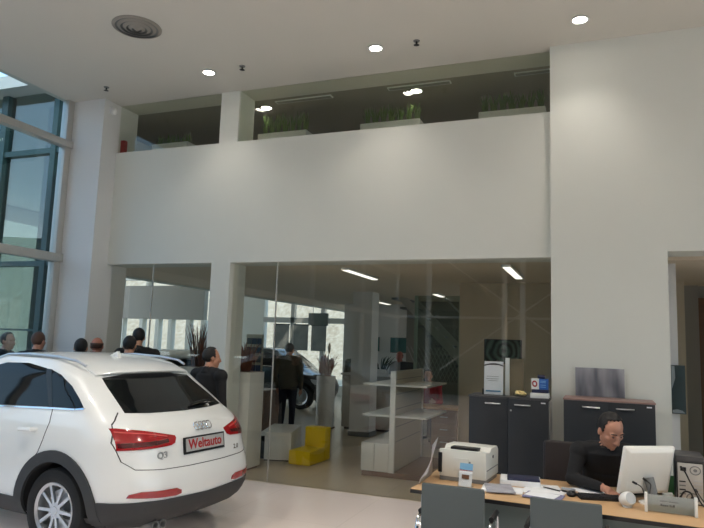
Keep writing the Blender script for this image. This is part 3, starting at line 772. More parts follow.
person('person', (-4.22, 14.0, 0), 170, 'person in grey shirt with reddish face behind the counter below the teal poster', None, standing(1.62), dict(top=M_greycloth, legs=M_trousers, skin=P_((180, 104, 88))), 'bald', hairm=M_hairbrown)
def seated(seat=.45, fwd=0.0):
    J = dict(pelvis=(0, 0, seat + .13), waist=(0, .02, seat + .28), chest=(0, .06, seat + .47), neck=(0, .10, seat + .63), head=(0, .16, seat + .765),
             shR=(.185, .09, seat + .57), shL=(-.185, .09, seat + .57), elR=(.24, .16, seat + .30), elL=(-.24, .16, seat + .30), wrR=(.14, .38, seat + .31), wrL=(-.14, .38, seat + .31),
             hipR=(.09, .02, seat + .10), hipL=(-.09, .02, seat + .10), knR=(.12, .44, seat + .07), knL=(-.12, .44, seat + .07), anR=(.12, .42, .085), anL=(-.12, .42, .085), toR=(.13, .59, .028), toL=(-.13, .59, .028))
    J['hup'] = (0, .2, 1); J['hfw'] = (0, 1, -.2); J['collar'] = 1
    return {q: (v if q == 'collar' else V(v)) for q, v in J.items()}
person('person', (-3.05, 12.05, 0), 190, 'person in red top seated at the wooden desk behind the white shelving', None, seated(.45), dict(top=M_redcloth, legs=M_jeans), 'short')

# the man working at the desk: leaning over the keyboard, looking down
J = dict(pelvis=(0, 0, .60), waist=(0, .05, .75), chest=(0, .14, .93), neck=(.01, .25, 1.06), head=(.03, .345, 1.185),
         shR=(.225, .18, .995), shL=(-.225, .20, .985), elR=(.30, .27, .80), elL=(-.27, .36, .80), wrR=(.12, .47, .785), wrL=(-.035, .53, .785),
         hipR=(.09, .02, .57), hipL=(-.09, .02, .57), knR=(.13, .42, .54), knL=(-.13, .42, .54), anR=(.13, .36, .085), anL=(-.13, .38, .085), toR=(.14, .53, .028), toL=(-.14, .55, .028))
J = {k: V(v) for k, v in J.items()}
J.update(hup=V((-.16, .55, 1)), hfw=V((-.42, 1, -.617)), collar=1, hdR=V((-.35, .9, -.12)), hdL=V((.35, .9, -.12)), pnR=V((0, -.1, -1)), pnL=V((0, -.1, -1)), thumbR=V((-1, 0, 0)), thumbL=V((1, 0, 0)), curl=.32)
person('person', (.03, 5.70, 0), 192, 'man in black suit with dark hair seated at the desk, looking down at the keyboard', None, J, dict(top=M_jacket, legs=M_trousers, skin=P_((186, 134, 110))), 'short', voxel=.0075, eyes=True, hs=1.08)

# ------------------------------------------------------------------ reception desk and what stands on it
ZD = .74
dk = thing('desk', (0.1, 5.0, 0), 'long beech topped desk with dark edging and grey green front panel, man working at it', 'desk')
top = [(-1.30, 4.665), (1.75, 4.475), (1.75, 5.50), (-1.30, 5.56)]
MB().prism(top, ZD - .028, ZD, 'z').build('desktop', M_beech, dk, bevel=.002)
def inset(poly, d): 
    cx = sum(p[0] for p in poly)/len(poly); cy = sum(p[1] for p in poly)/len(poly)
    return [(p[0] + d*(1 if p[0] > cx else -1), p[1] + d*(1 if p[1] > cy else -1)) for p in poly]
MB().prism(inset(top, .003), ZD - .03, ZD - .004, 'z').build('edge_band', M_black, dk)
MB().prism([(-1.2, 4.93), (1.65, 4.75), (1.65, 4.775), (-1.2, 4.955)], .08, ZD - .03, 'z').build('front_panel', M_greypanel, dk)
for x, y in ((-1.22, 4.78), (1.66, 4.60), (-1.22, 5.46), (1.66, 5.42)):
    MB().box(x - .025, x + .025, y - .025, y + .025, 0, ZD - .03).build('leg', M_steel, dk, bevel=.004)

def visitor_chair(cx, cy, label):
    t = thing('visitor_chair', (cx, cy, 0), label, 'chair', 'grey visitor chairs at the desk')
    MB().box(cx - .205, cx + .205, cy - .018, cy + .018, .47, .885).build('backrest', M_chair, t, bevel=.012)
    MB().box(cx - .215, cx + .215, cy + .02, cy + .46, .43, .475).build('seat', M_chair, t, bevel=.015)
    for s in (1, -1):
        x = cx + s*.235
        MB().tube([(x, cy + .02, .30), (x, cy - .005, .50), (x, cy - .0, .60), (x, cy + .03, .655), (x, cy + .10, .668), (x, cy + .30, .668), (x, cy + .34, .655), (x, cy + .355, .61), (x, cy + .39, .30), (x, cy + .42, .03), (x, cy + .40, .012), (x, cy + .05, .012)], .0115, 10).build('frame', M_chrome, t)
        MB().tube([(x, cy + .09, .682), (x, cy + .31, .682)], .017, 12).build('armrest', M_black, t)
    MB().tube([(cx - .235, cy + .05, .012), (cx + .235, cy + .05, .012)], .0115, 10).build('stretcher', M_chrome, t)
    for z in (.50, .62): MB().tube([(cx - .235, cy - .003 if z > .55 else cy - .006, z), (cx + .235, cy - .003 if z > .55 else cy - .006, z)], .010, 8).build('back_rail', M_chrome, t)
    return t
visitor_chair(-.895, 4.22, 'grey visitor chair with black armrests in front of the laser printer')
visitor_chair(-.20, 4.17, 'grey visitor chair before the keyboard and paper pile on the desk')

def rot_box(mb, cx, cy, a, x0, x1, y0, y1, z0, z1): return mb.box(x0, x1, y0, y1, z0, z1, rotz(cx, cy, 0, a))
# laser printer
pr = thing('laser_printer', (-1.0, 5.33, ZD), 'white laser printer on the far end of the desk', 'printer')
PA = -5
def pb(*a): return rot_box(MB(), -.985, 5.26, PA, *a)
b = MB()
prof = [(-.19, ZD + .03), (.21, ZD + .03), (.21, ZD + .225), (.17, ZD + .25), (-.02, ZD + .256), (-.06, ZD + .225), (-.19, ZD + .24)]
b.prism([(y, z) for y, z in prof], -.19, .185, 'x')
for v in b.bm.verts: v.co = rotz(-.985, 5.26, 0, PA) @ v.co
b.build('body', M_beigeplast, pr, bevel=.010)
pb(-.185, .18, -.185, .185, ZD + .001, ZD + .045).build('base', M_greyplast, pr, bevel=.004)
pb(-.198, -.188, -.15, .15, ZD + .05, ZD + .20).build('side_grille', M_black, pr)
pb(-.195, -.165, -.199, -.186, ZD + .06, ZD + .21).build('black_strip', M_black, pr, bevel=.003)
pb(-.07, .05, -.196, -.188, ZD + .08, ZD + .18).build('front_flap', M_beigeplast, pr, bevel=.003)
pb(.05, .065, -.197, -.190, ZD + .10, ZD + .16).build('flap_gap', M_greyplast, pr)
pb(-.12, .10, -.12, .0, ZD + .226, ZD + .250).build('paper_exit', M_black, pr, bevel=.004)
pb(.184, .192, -.17, .17, ZD + .10, ZD + .104).build('tray_line', M_greyplast, pr)
lg = MB().lathe((0, 0, 0), [(.001, .0), (.013, .0), (.013, .004), (.001, .004)], 20, 'x'); 
for v in lg.bm.verts: v.co = rotz(-.985, 5.26, 0, PA) @ (v.co + V((.186, .02, ZD + .185)))
lg.build('round_emblem', M_black, pr)
# clear sheet, leaflet holder, papers
cs = MB()
cs.rings([[(-1.285, 4.80 + .40*i/8, ZD + .002), (-1.285 + .015 , 4.80 + .40*i/8, ZD + .02), (-1.27 + .03*math.sin(PI*i/8), 4.82 + .36*i/8, ZD + .04 + .20*i/8), (-1.22, 4.84 + .33*i/8, ZD + .08 + .23*i/8)] for i in range(9)], cap=False, close=False)
o = cs.build('clear_sheet', mat('milky_plastic_sheet', rgb(212, 206, 204), .3, trans=.6), None, smooth=1.2); tag(o, 'milky translucent plastic sheet standing against the printer at the desk end', 'plastic sheet')
sm = o.modifiers.new('s', 'SOLIDIFY'); sm.thickness = .003
lh = thing('leaflet_holder', (-.95, 4.97, ZD), 'small leaflet holder with pale blue topped leaflet in front of the printer', 'leaflet holder')
b = MB(); b.box(-.055, .055, -.004, .0, 0, .10, rotz(-.95, 4.90, ZD + .002, -6) @ Matrix.Rotation(math.radians(-14), 4, 'X')); b.box(-.055, .055, 0, .06, 0, .004, rotz(-.95, 4.90, ZD, -6))
b.build('holder', G_clear, lh)
for nm, z0, z1, m_ in (('leaflet', .0, .12, M_paper), ('leaflet_header', .12, .168, mat('pale_blue_card', rgb(120, 170, 205), .6)), ('leaflet_stripe', .112, .12, M_red)):
    MB().box(-.05, .05, .004, .0065, z0, z1, rotz(-.95, 4.90, ZD + .006, -6) @ Matrix.Rotation(math.radians(-14), 4, 'X')).build(nm, m_, lh)
MB().box(-.028, .028, -.001, .004, .055, .085, rotz(-.95, 4.90, ZD + .006, -6) @ Matrix.Rotation(math.radians(-14), 4, 'X')).build('leaflet_picture', M_brown, lh)
def paper(name, x, y, a, w, d, z0, h, m_, label, cat='papers', group=None):
    o = rot_box(MB(), x, y, a, -w/2, w/2, -d/2, d/2, z0, z0 + h).build(name, m_, None, bevel=min(.002, h/3)); return tag(o, label, cat, group)
paper('ring_binder', -.585, 5.25, 6, .30, .24, ZD + .001, .042, M_paper, 'thick white binder lying at the back of the desk beside the printer', 'binder')
bnd = paper('notebook', -.56, 5.235, 8, .24, .19, ZD + .043, .012, M_navy, 'dark notebook on top of the white binder', 'notebook')
paper('magazine', -.70, 4.94, 14, .20, .28, ZD + .0105, .008, mat('magazine_cover', rgb(96, 98, 118), .35, col2=rgb(200, 200, 205), scale=14), 'grey blue magazine nearest the front edge of the desk, left in the paper pile', 'magazine')
paper('paper_sheet', -.68, 4.95, 4, .297, .21, ZD + .001, .009, M_paper, 'white paper stack lying under the grey blue magazine', 'papers')
paper('paper_sheet', -.40, 5.03, -12, .30, .21, ZD + .001, .006, M_paper, 'loose white sheets spread in the middle of the desk', 'papers')
paper('paper_sheet', -.38, 5.12, 12, .21, .297, ZD + .0075, .003, M_paper, 'white printed sheet lying across the loose sheets behind the magazine', 'papers')
paper('folder', -.38, 4.86, -8, .26, .20, ZD + .0075, .007, mat('violet_grey_card', rgb(120, 120, 150), .6), 'violet grey folder at the front of the paper pile near the keyboard', 'folder')
paper('paper_sheet', -.39, 4.87, -14, .21, .15, ZD + .015, .003, M_paper, 'small white note sheet on top of the violet grey folder', 'papers')
pn = MB().tube([(-.40, 5.12, ZD + .022), (-.28, 5.04, ZD + .022)], .005, 10).build('pen', M_black); tag(pn, 'black pen lying on the loose white sheets', 'pen')
st = thing('stapler', (-.27, 5.06, ZD), 'small dark stapler lying at the edge of the papers', 'stapler')
MB().box(-.06, .06, -.015, .015, ZD + .001, ZD + .015, rotz(-.225, 5.10, 0, -25)).build('base', M_black, st, bevel=.004); MB().box(-.05, .055, -.012, .012, ZD + .02, ZD + .038, rotz(-.225, 5.10, 0, -25)).build('arm', M_steel, st, bevel=.005)
ms = thing('computer_mouse', (-.17, 5.06, ZD), 'black computer mouse beside the keyboard', 'mouse')
MB().ball((-.20, 5.02, ZD + .015), .034, .052, .022).build('shell', M_black, ms); MB().ball((-.20, 4.99, ZD + .034), .004, .010, .006).build('wheel', M_greyplast, ms)
kb = thing('keyboard', (.02, 5.02, ZD), 'black computer keyboard under the hands of the man', 'keyboard')
KM = rotz(.03, 5.045, ZD, 16)
MB().box(-.19, .19, -.07, .07, .001, .018, KM).build('case', M_black, kb, bevel=.004)
k_ = MB()
for r in range(5):
    for c in range(16): k_.box(-.178 + c*.0225, -.178 + c*.0225 + .019, -.058 + r*.0235, -.058 + r*.0235 + .019, .018, .025, KM)
tag(k_.build('keys', mat('dark_keys', rgb(38, 38, 40), .5), kb, smooth=0), kind='stuff')
paper('paper_sheet', -.06, 5.22, 30, .21, .297, ZD + .001, .002, M_paper, 'single white sheet lying between the man and the papers', 'papers')
# monitor seen from the back
mo = thing('monitor', (.30, 5.12, ZD), 'white flat monitor seen from behind, standing before the man', 'monitor')
MM = rotz(.275, 5.13, 0, 34) @ Matrix.Translation((0, 0, ZD + .055)) @ Matrix.Rotation(math.radians(15), 4, 'X')
b = MB(); W2 = .200
b.rings([[MM @ V(p) for p in r] for r in ([(-W2, .02, 0), (W2, .02, 0), (W2, .02, .345), (-W2, .02, .345)], [(-W2, -.012, 0), (W2, -.012, 0), (W2, -.012, .345), (-W2, -.012, .345)], [(-W2 + .03, -.035, .03), (W2 - .03, -.035, .03), (W2 - .03, -.035, .315), (-W2 + .03, -.035, .315)])])
b.build('housing', mat('white_monitor_plastic', rgb(228, 228, 222), .4), mo, bevel=.008)
MB().box(-W2 + .015, W2 - .015, .0195, .022, .015, .33, MM).build('screen', mat('screen_glow', rgb(20, 24, 30), .1, emit=(.6, .75, 1, 1), estr=.6), mo)
MB().tube([MM @ V((0, -.035, .13)), V((.335, 5.06, ZD + .09)), V((.335, 5.06, ZD + .012))], [.035, .032, .03], 16).build('neck', M_greyplast, mo)
MB().lathe((.335, 5.06, ZD), [(.002, .001), (.09, .001), (.09, .010), (.05, .016), (.002, .018)], 36).build('foot', M_white, mo)
# speaker-like white pod, name plate, small box, cables
sk = thing('desk_speaker', (.165, 4.87, ZD), 'small round white speaker pod before the monitor', 'speaker')
SM_ = rotz(.165, 4.87, ZD + .052, 35) @ Matrix.Rotation(math.radians(-22), 4, 'X')
b = MB(); b.lathe((0, 0, 0), [(.002, .055), (.022, .053), (.038, .040), (.046, .018), (.048, -.006), (.044, -.034), (.040, -.040)], 32, 'y')
for v in b.bm.verts: v.co = SM_ @ v.co
b.build('shell', M_white, sk, smooth=1)
b = MB(); b.lathe((0, 0, 0), [(.002, -.039), (.036, -.039), (.036, -.043), (.002, -.041)], 32, 'y')
for v in b.bm.verts: v.co = SM_ @ v.co
b.build('speaker_grille', mat('pale_grille', rgb(196, 200, 202), .5), sk)
MB().lathe((.165, 4.87, ZD), [(.002, .001), (.03, .001), (.03, .008), (.012, .016), (.002, .016)], 24).build('foot', M_white, sk)
np_ = thing('name_plate', (.425, 4.80, ZD), 'clear desk name plate with two faint grey printed lines between white end blocks', 'name plate')
NM = rotz(.425, 4.80, ZD, -2)
MB().box(-.14, .14, -.004, .004, .004, .115, NM).build('plate', glass('frosted_plate', (.72, .76, .76, 1), 1.5, boost=.06), np_)
for s in (1, -1): MB().box(s*.147 - .009, s*.147 + .009, -.02, .02, .001, .122, NM).build('end_block', M_white, np_, bevel=.002)
ins = MB().box(-.138, .138, .005, .0065, .006, .112, NM).build('insert', mat('grey_insert', rgb(190, 196, 192), .5), np_)
rr = random.Random(5)
for z, h_, x_, n_, m_ in ((.074, .009, -.062, 9, M_greyplast), (.046, .015, -.06, 7, M_darkedge)):
    for q in range(n_): 
        w_ = .0055 + .004*rr.random()
        MB().box(x_, x_ + w_, -.0052, -.0042, z, z + h_*(.6 + .4*rr.random()), NM).build('printed_mark', m_, np_); x_ += w_ + .004 + (.006 if q == 3 else 0)
o = MB().ball((.355, 4.91, ZD + .045), .042, .042, .045).build('white_bowl', M_white); o.name = 'table_clock'; tag(o, 'small round white desk clock half hidden behind the name plate', 'clock')
def cable(pts, label, r=.0035, plug=True, m_=None):
    t = thing('cable', pts[0], label, 'cable', 'black cables among the desk things')
    P = [V(p) for p in pts]; Q = []
    for i in range(len(P) - 1):
        a, b_, c, d = P[max(i-1, 0)], P[i], P[i+1], P[min(i+2, len(P)-1)]
        for q in range(6):
            u = q/6; Q.append(.5*((2*b_) + (c - a)*u + (2*a - 5*b_ + 4*c - d)*u*u + (-a + 3*b_ - 3*c + d)*u**3))
    Q.append(P[-1])
    MB().tube(Q, r, 8).build('cord', M_black, t)
    if plug: MB().tube([P[0], P[0] + (P[0] - Q[1]).normalized()*.03], .008, 10).build('plug', M_black, t)
cable([(.225, 4.83, .905), (.255, 4.84, .885), (.275, 4.86, .83), (.285, 4.88, ZD + .012), (.30, 4.93, ZD + .006)], 'thin black cable arching up beside the white speaker pod', .0032)
cable([(.29, 4.86, .925), (.312, 4.855, .905), (.306, 4.85, .86), (.302, 4.85, ZD + .012), (.29, 4.90, ZD + .006)], 'thin black cable arching up behind the name plate')
cable([(.535, 5.145, .985), (.55, 5.12, .965), (.575, 5.115, .91), (.60, 5.11, .86), (.63, 5.09, .79), (.66, 5.06, ZD + .008)], 'black power cord hanging down the back of the computer tower', .005)
cable([(.52, 5.12, .80), (.535, 5.09, .835), (.56, 5.085, .842), (.585, 5.09, .82), (.59, 5.085, ZD + .008)], 'black cable loop at the foot of the computer tower', .006)
cable([(.62, 5.13, .84), (.645, 5.02, .80), (.69, 4.97, ZD + .008), (.80, 4.90, ZD + .008)], 'black cable running from the computer tower to the right desk end', .004)
gf = MB().box(.33, .60, 5.455, 5.48, ZD + .001, .875).build('green_folder', M_green, None, bevel=.004); gf.name = 'box_file'; tag(gf, 'dark green box file standing behind the monitor', 'box file')
o = MB().box(.42, .49, 5.26, 5.38, ZD + .001, ZD + .03).build('card_box', M_white, None, bevel=.004); tag(o, 'flat white card box between monitor and computer tower', 'box')
# computer tower, its back towards the viewer
tw = thing('computer_tower', (.58, 5.30, ZD), 'computer tower with black top standing on the desk, rear panel facing us', 'computer')
TM = rotz(.585, 5.16, ZD, -2) @ Matrix.Diagonal((1, 1, .86, 1))
MB().box(-.088, .088, 0, .285, .002, .335, TM).build('case', mat('dark_case', rgb(40, 41, 44), .4), tw, bevel=.004)
MB().box(-.090, .090, -.005, .29, .335, .385, TM).build('top_cover', M_darkedge, tw, bevel=.010)
MB().box(-.078, .078, -.006, .0, .012, .328, TM).build('rear_panel', M_alu, tw, bevel=.001)
def disc(mb, x, z, r0, r1, d): 
    b = MB().lathe((0, 0, 0), [(r0, 0), (r1, 0), (r1, -d), (r0, -d), (r0, 0)], 24, 'y', cap=False)
    for v in b.bm.verts: v.co = TM @ (v.co + V((x, -.006, z)))
    return b
for x, z, R0 in ((.032, .275, .036), (.012, .055, .042)):
    fp = disc(None, x, z, R0*.80, R0, .003).build('fan_ring', M_greyplast, tw)
    disc(None, x, z, .001, R0*.35, .003).build('fan_hub', M_greyplast if z > .1 else M_black, fp)
MB().box(-.062, -.025, -.012, -.006, .265, .295, TM).build('power_socket', M_black, tw, bevel=.002)
for i in range(4): MB().box(-.07, -.03, -.008, -.006, .08 + i*.032, .09 + i*.032, TM).build('port', M_black if i % 2 else M_greyplast, tw)
for i in range(4): MB().box(.02, .075, -.008, -.006, .105 + i*.027, .118 + i*.027, TM).build('slot_cover', M_steel, tw)
# office chair of the man
oc = thing('office_chair', (0, 5.95, 0), 'dark brown leather office chair with the man in the black suit sitting in it', 'chair')
MB().box(-.25, .25, 5.58, 6.02, .40, .45).build('seat', M_brownseat, oc, bevel=.02)
b = MB().box(-.29, .29, -.04, .04, 0, .56, Matrix.Translation((-.19, 6.06, .42)) @ Matrix.Rotation(math.radians(-9), 4, 'X') @ Matrix.Rotation(math.radians(8), 4, 'Z')); b.build('backrest', M_brownseat, oc, bevel=.035, seg=3)
MB().cyl((0, 5.8, .08), (0, 5.8, .40), .028).build('gas_column', M_black, oc)
for q in range(5):
    a = 2*PI*q/5; MB().tube([(0, 5.8, .10), (.28*math.cos(a), 5.8 + .28*math.sin(a), .055)], [.028, .018], 8).build('star_leg', M_black, oc)
    MB().ball((.28*math.cos(a), 5.8 + .28*math.sin(a), .026), .026, .026, .025).build('castor', M_black, oc)

# ------------------------------------------------------------------ cabinets by the wall
def cabinet(x0, x1, y0, y1, h, label, topm, side):
    t = thing('filing_cabinet', ((x0+x1)/2, (y0+y1)/2, 0), label, 'cabinet', 'anthracite cabinets')
    MB().box(x0, x1, y0 + .02, y1,   .03, h - .016).build('body', M_dark, t, bevel=.002)
    MB().box(x0 + .02, x1 - .02, y0 + .04, y1 - .02, 0, .03).build('plinth', M_black, t)
    MB().box(x0 - .005, x1 + .005, y0 - .004, y1, h - .016, h).build('cabinet_top', topm, t, bevel=.002)
    xm = (x0 + x1)/2
    for a, b_, hx in ((x0 + .003, xm - .003, .62), (xm + .003, x1 - .003, .36)):
        d = MB().box(a, b_, y0, y0 + .019, .04, h - .019).build('door', M_dark, t, bevel=.002)
        c = a + (b_ - a)*hx
        MB().tube([(c - .077, y0 + .004, h - .075), (c - .075, y0 - .022, h - .075), (c + .075, y0 - .022, h - .075), (c + .077, y0 + .004, h - .075)], .0075, 8).build('handle', M_steel, d)
    MB().lathe((xm + .03, y0 - .004, h - .135), [(.001, 0), (.010, 0), (.010, .006), (.001, .006)], 16, 'y').build('lock', M_steel, t)
    MB().box(x1 - .075, x1 - .03, y0 - .006, y0 + .001, h - .05, h - .038).build('maker_tag', M_paper, t)
    if side: MB().box(x1 - .0, x1 + .012, y0 + .02, y1 - .02, .03, h - .03).build('side_strip', M_steel, t)
    return t
cabinet(-1.29, -.482, 6.83, 7.26, 1.285, 'anthracite two door cabinet before the glass wall with leaflets and boxes on top', M_darkedge, True)
cabinet(-.335, .49, 6.74, 7.17, 1.315, 'anthracite cabinet with pinkish wood top against the white wall behind the man', mat('pinkish_top', rgb(150, 122, 114), .45), False)
# on the left cabinet
ZL = 1.285
ph = thing('leaflet_stand', (-1.05, 6.96, ZL), 'upright acrylic stand with white printed notice on the cabinet by the glass', 'notice stand')
PM = rotz(-1.055, 6.97, ZL + .003, 4) @ Matrix.Rotation(math.radians(-7), 4, 'X')
MB().box(-.105, .105, -.003, .0, .0, .355, PM).build('acrylic_front', G_clear, ph); MB().box(-.10, .10, .0005, .003, .002, .352, PM).build('notice', M_paper, ph)
MB().box(-.11, .11, .0, .10, 0, .004, rotz(-1.055, 6.97, ZL, 4)).build('foot', G_clear, ph)
MB().box(-.115, -.100, -.01, .08, .0, .06, rotz(-1.055, 6.97, ZL + .002, 4)).build('foot_bracket', M_black, ph)
for z, w_, m_ in ((.315, .09, M_darkedge), (.19, .075, M_greyplast), (.165, .08, M_greyplast), (.145, .06, M_greyplast)):
    MB().box(-w_, w_*.7, -.0042, -.0032, z, z + .004, PM).build('printed_line', m_, ph)
curve = MB(); 
curve.rings([[PM @ V((-.10 + .2*i/12, -.0042, .300 + .02*math.sin(PI*i/12) )), PM @ V((-.10 + .2*i/12, -.0042, .312 + .022*math.sin(PI*i/12)))] for i in range(13)], cap=False, close=False); curve.build('printed_swoosh', M_darkedge, ph)
MB().box(-.08, .075, -.0042, -.0032, .03, .045, PM).build('printed_line', mat('print_blue', rgb(70, 120, 150), .6), ph)
ac = thing('acrylic_display', (-.86, 7.05, ZL), 'empty acrylic display panel with white edge strip standing on the cabinet', 'display panel')
MB().box(-.895, -.75, 7.035, 7.041, ZL + .001, 1.675).build('panel', mat('beige_acrylic', rgb(212, 202, 178), .2, trans=.9), ac); MB().box(-.940, -.895, 7.02, 7.05, ZL + .001, 1.68).build('edge_strip', mat('frosted_strip', rgb(196, 202, 200), .4), ac, bevel=.003)
MB().box(-.935, -.75, 7.025, 7.08, ZL + .001, ZL + .008).build('foot', G_clear, ac)
gd = thing('sweet_dish', (-.78, 6.95, ZL), 'low clear dish of gold wrapped sweets on the dark cabinet', 'dish')
MB().lathe((-.77, 6.92, ZL), [(.03, .001), (.06, .006), (.078, .035), (.075, .036), (.056, .009), (.002, .006)], 28, cap=False).build('dish', G_clear, gd)
sw = MB()
for q in range(26):
    a = random.uniform(0, 6.28); r = .055*math.sqrt(random.random()); sw.ball((-.77 + r*math.cos(a), 6.92 + r*math.sin(a), ZL + .026 + .05*random.random()*(1 - r/.08)), .016, .016, .013, u=8, v=6)
tag(sw.build('sweets', mat('gold_foil', rgb(240, 216, 150), .35, .3), gd), kind='stuff')
o = MB().box(-.670, -.485, 6.90, 7.05, ZL + .001, ZL + .05).build('box', M_white, None, bevel=.003); o.name = 'white_box'; tag(o, 'flat white box at the bottom of the small pile by the wall corner', 'box')
o = MB().box(-.655, -.49, 6.915, 7.04, ZL + .052, ZL + .085).build('case', M_navy, None, bevel=.003); o.name = 'navy_case'; tag(o, 'flat navy case lying on the white box', 'case')
cb_ = thing('carton', (-.62, 6.96, ZL + .087), 'small white carton with red ring mark beside the blue carton', 'carton')
MB().box(-.660, -.585, 6.92, 7.03, ZL + .087, ZL + .195).build('carton_body', M_white, cb_, bevel=.002)
lettering('ring_mark', 'O', .085, M_red, cb_, V((-.625, 6.9185, ZL + .14)), Matrix.Rotation(math.radians(-14), 3, 'Y') @ FACE_SOUTH, .0006, .004, .75)
cb_ = thing('carton', (-.53, 6.96, ZL + .087), 'small blue carton with pale lines on the navy case', 'carton')
MB().box(-.582, -.495, 6.92, 7.03, ZL + .087, ZL + .195).build('carton_body', M_blue, cb_, bevel=.002)
for z in (.11, .13, .155, .17): MB().box(-.57, -.515, 6.9185, 6.9198, ZL + z, ZL + z + .006).build('printed_line', mat('pale_blue_print', rgb(130, 180, 220), .6), cb_)
o = MB().tube([(-.60, 6.97, ZL + .215), (-.53, 6.985, ZL + .215)], .019, 16).build('tape_roll', M_navy); tag(o, 'navy roll lying on top of the white and blue cartons', 'roll')
# brushed picture on the right cabinet, framed panel by the opening
M_brushed = bpy.data.materials.new('brushed_print'); M_brushed.use_nodes = True
nt = M_brushed.node_tree; bb = nt.nodes['Principled BSDF']; t1 = nt.nodes.new('ShaderNodeTexCoord'); mp = nt.nodes.new('ShaderNodeMapping'); nz = nt.nodes.new('ShaderNodeTexNoise'); rp = nt.nodes.new('ShaderNodeValToRGB')
mp.inputs['Scale'].default_value = (5, 1, 1.2); nz.inputs['Scale'].default_value = 1.4; rp.color_ramp.elements[0].position = .3; rp.color_ramp.elements[0].color = rgb(96, 98, 108); rp.color_ramp.elements[1].position = .7; rp.color_ramp.elements[1].color = rgb(176, 176, 182)
nt.links.new(t1.outputs['Object'], mp.inputs[0]); nt.links.new(mp.outputs[0], nz.inputs['Vector']); nt.links.new(nz.outputs['Fac'], rp.inputs[0]); nt.links.new(rp.outputs[0], bb.inputs['Base Color']); bb.inputs['Roughness'].default_value = .35; bb.inputs['Metallic'].default_value = .3
pc = thing('picture_panel', (0, 7.1, 1.315), 'frameless brushed grey picture panel leaning on the wall above the right cabinet', 'picture')
MB().box(-.235, .24, -.006, .006, .002, .295, Matrix.Translation((0, 7.14, 1.316)) @ Matrix.Rotation(math.radians(-6), 4, 'X')).build('panel', M_brushed, pc, bevel=.002)
M_sideprint = mat('blue_green_print', rgb(60, 84, 88), .4, col2=rgb(24, 30, 34), scale=5)
pc = thing('picture_panel', (.81, 7.95, 1.14), 'narrow dark blue green picture hanging beyond the wall opening', 'picture')
MB().box(.745, .885, 7.96, 7.99, 1.13, 1.66).build('panel', M_sideprint, pc, bevel=.002)
MB().prism([(.75, 1.40), (.785, 1.52), (.78, 1.65), (.75, 1.655)], 7.955, 7.961, 'y').build('pale_patch', mat('pale_print', rgb(150, 160, 165), .5), pc); MB().prism([(.75, 1.14), (.875, 1.14), (.85, 1.165), (.80, 1.18), (.75, 1.17)], 7.955, 7.961, 'y').build('pale_arc', mat('pale_print', rgb(150, 160, 165), .5), pc)

# ------------------------------------------------------------------ behind the shop glass
def reeds(mb, cx, cy, z0, n, h, spread, seed, w=.006):
    r = random.Random(seed)
    for i in range(n):
        a = r.uniform(0, 6.28); q = r.uniform(0, spread*.55); L = h*r.uniform(.55, 1)
        p0 = V((cx + q*math.cos(a), cy + q*math.sin(a), z0)); out = V((math.cos(a), math.sin(a), 0))*spread*r.uniform(.2, 1.0)
        p1 = p0 + out*.4 + V((0, 0, L*.6)); p2 = p0 + out*1.1 + V((r.uniform(-.02, .02), r.uniform(-.02, .02), L))
        mb.tube([p0, p1, p2], [w*.7, w, w*.4], 5)
    return mb
def tall_planter(x0, x1, y0, y1, h, label, seed, rh=.42, round_=False, n=70):
    cx, cy = (x0+x1)/2, (y0+y1)/2
    t = thing('planter', (cx, cy, 0), label, 'planter', 'white planters with dried plants')
    b = MB()
    if round_: b.lathe((cx, cy, 0), [(.002, .03), ((x1-x0)/2*.94, .03), ((x1-x0)/2, h), ((x1-x0)/2 - .02, h), ((x1-x0)/2 - .03, h - .05), (.002, h - .05)], 32, cap=False)
    else:
        b.box(x0, x1, y0, y1, .03, h)
    b.build('box', M_white, t, bevel=0 if round_ else .006)
    MB().box(x0 + .03, x1 - .03, y0 + .03, y1 - .03, 0, .03).build('plinth', M_brown, t)
    if not round_: MB().box(x0 + .02, x1 - .02, y0 + .02, y1 - .02, h - .001, h + .004).build('soil', M_brown, t)
    tag(reeds(MB(), cx, cy, h - .04, n, rh, .17, seed).build('reeds', M_reed, t), kind='stuff')
    return t
tall_planter(-4.90, -4.50, 7.80, 8.20, 1.33, 'tall square white planter of brown dried reeds just inside the glass', 2, .46, n=110)
tall_planter(-6.15, -5.75, 8.45, 8.85, 1.33, 'tall white planter of dried branches seen through the narrow pane behind the car', 3, .75, n=70)
p2 = tall_planter(-5.58, -5.18, 12.3, 12.7, 1.08, 'round white planter with reddish dried leaves beside the reception counter', 5, .50, True, 60)
lv = MB()
for q in range(9):
    a = q*.7; lv.ball((-5.38 + .10*math.cos(a), 12.5 + .10*math.sin(a), 1.25 + .04*(q % 4)), .05, .02, .17, Matrix.Rotation(.35*math.cos(a*2), 3, 'Y') @ Matrix.Rotation(a, 3, 'Z'), 8, 8)
lv.build('leaves', mat('rust_leaf', rgb(140, 66, 44), .7, col2=rgb(80, 36, 26), scale=8), p2)
fs = MB().tube([(-5.33, 12.45, 1.05), (-5.31, 12.42, 1.45), (-5.29, 12.40, 1.72)], [.006, .006, .004], 6); fs.ball((-5.29, 12.40, 1.66), .03, .03, .11); fs.build('flower_spike', mat('cream_flower', rgb(206, 186, 160), .7), p2)
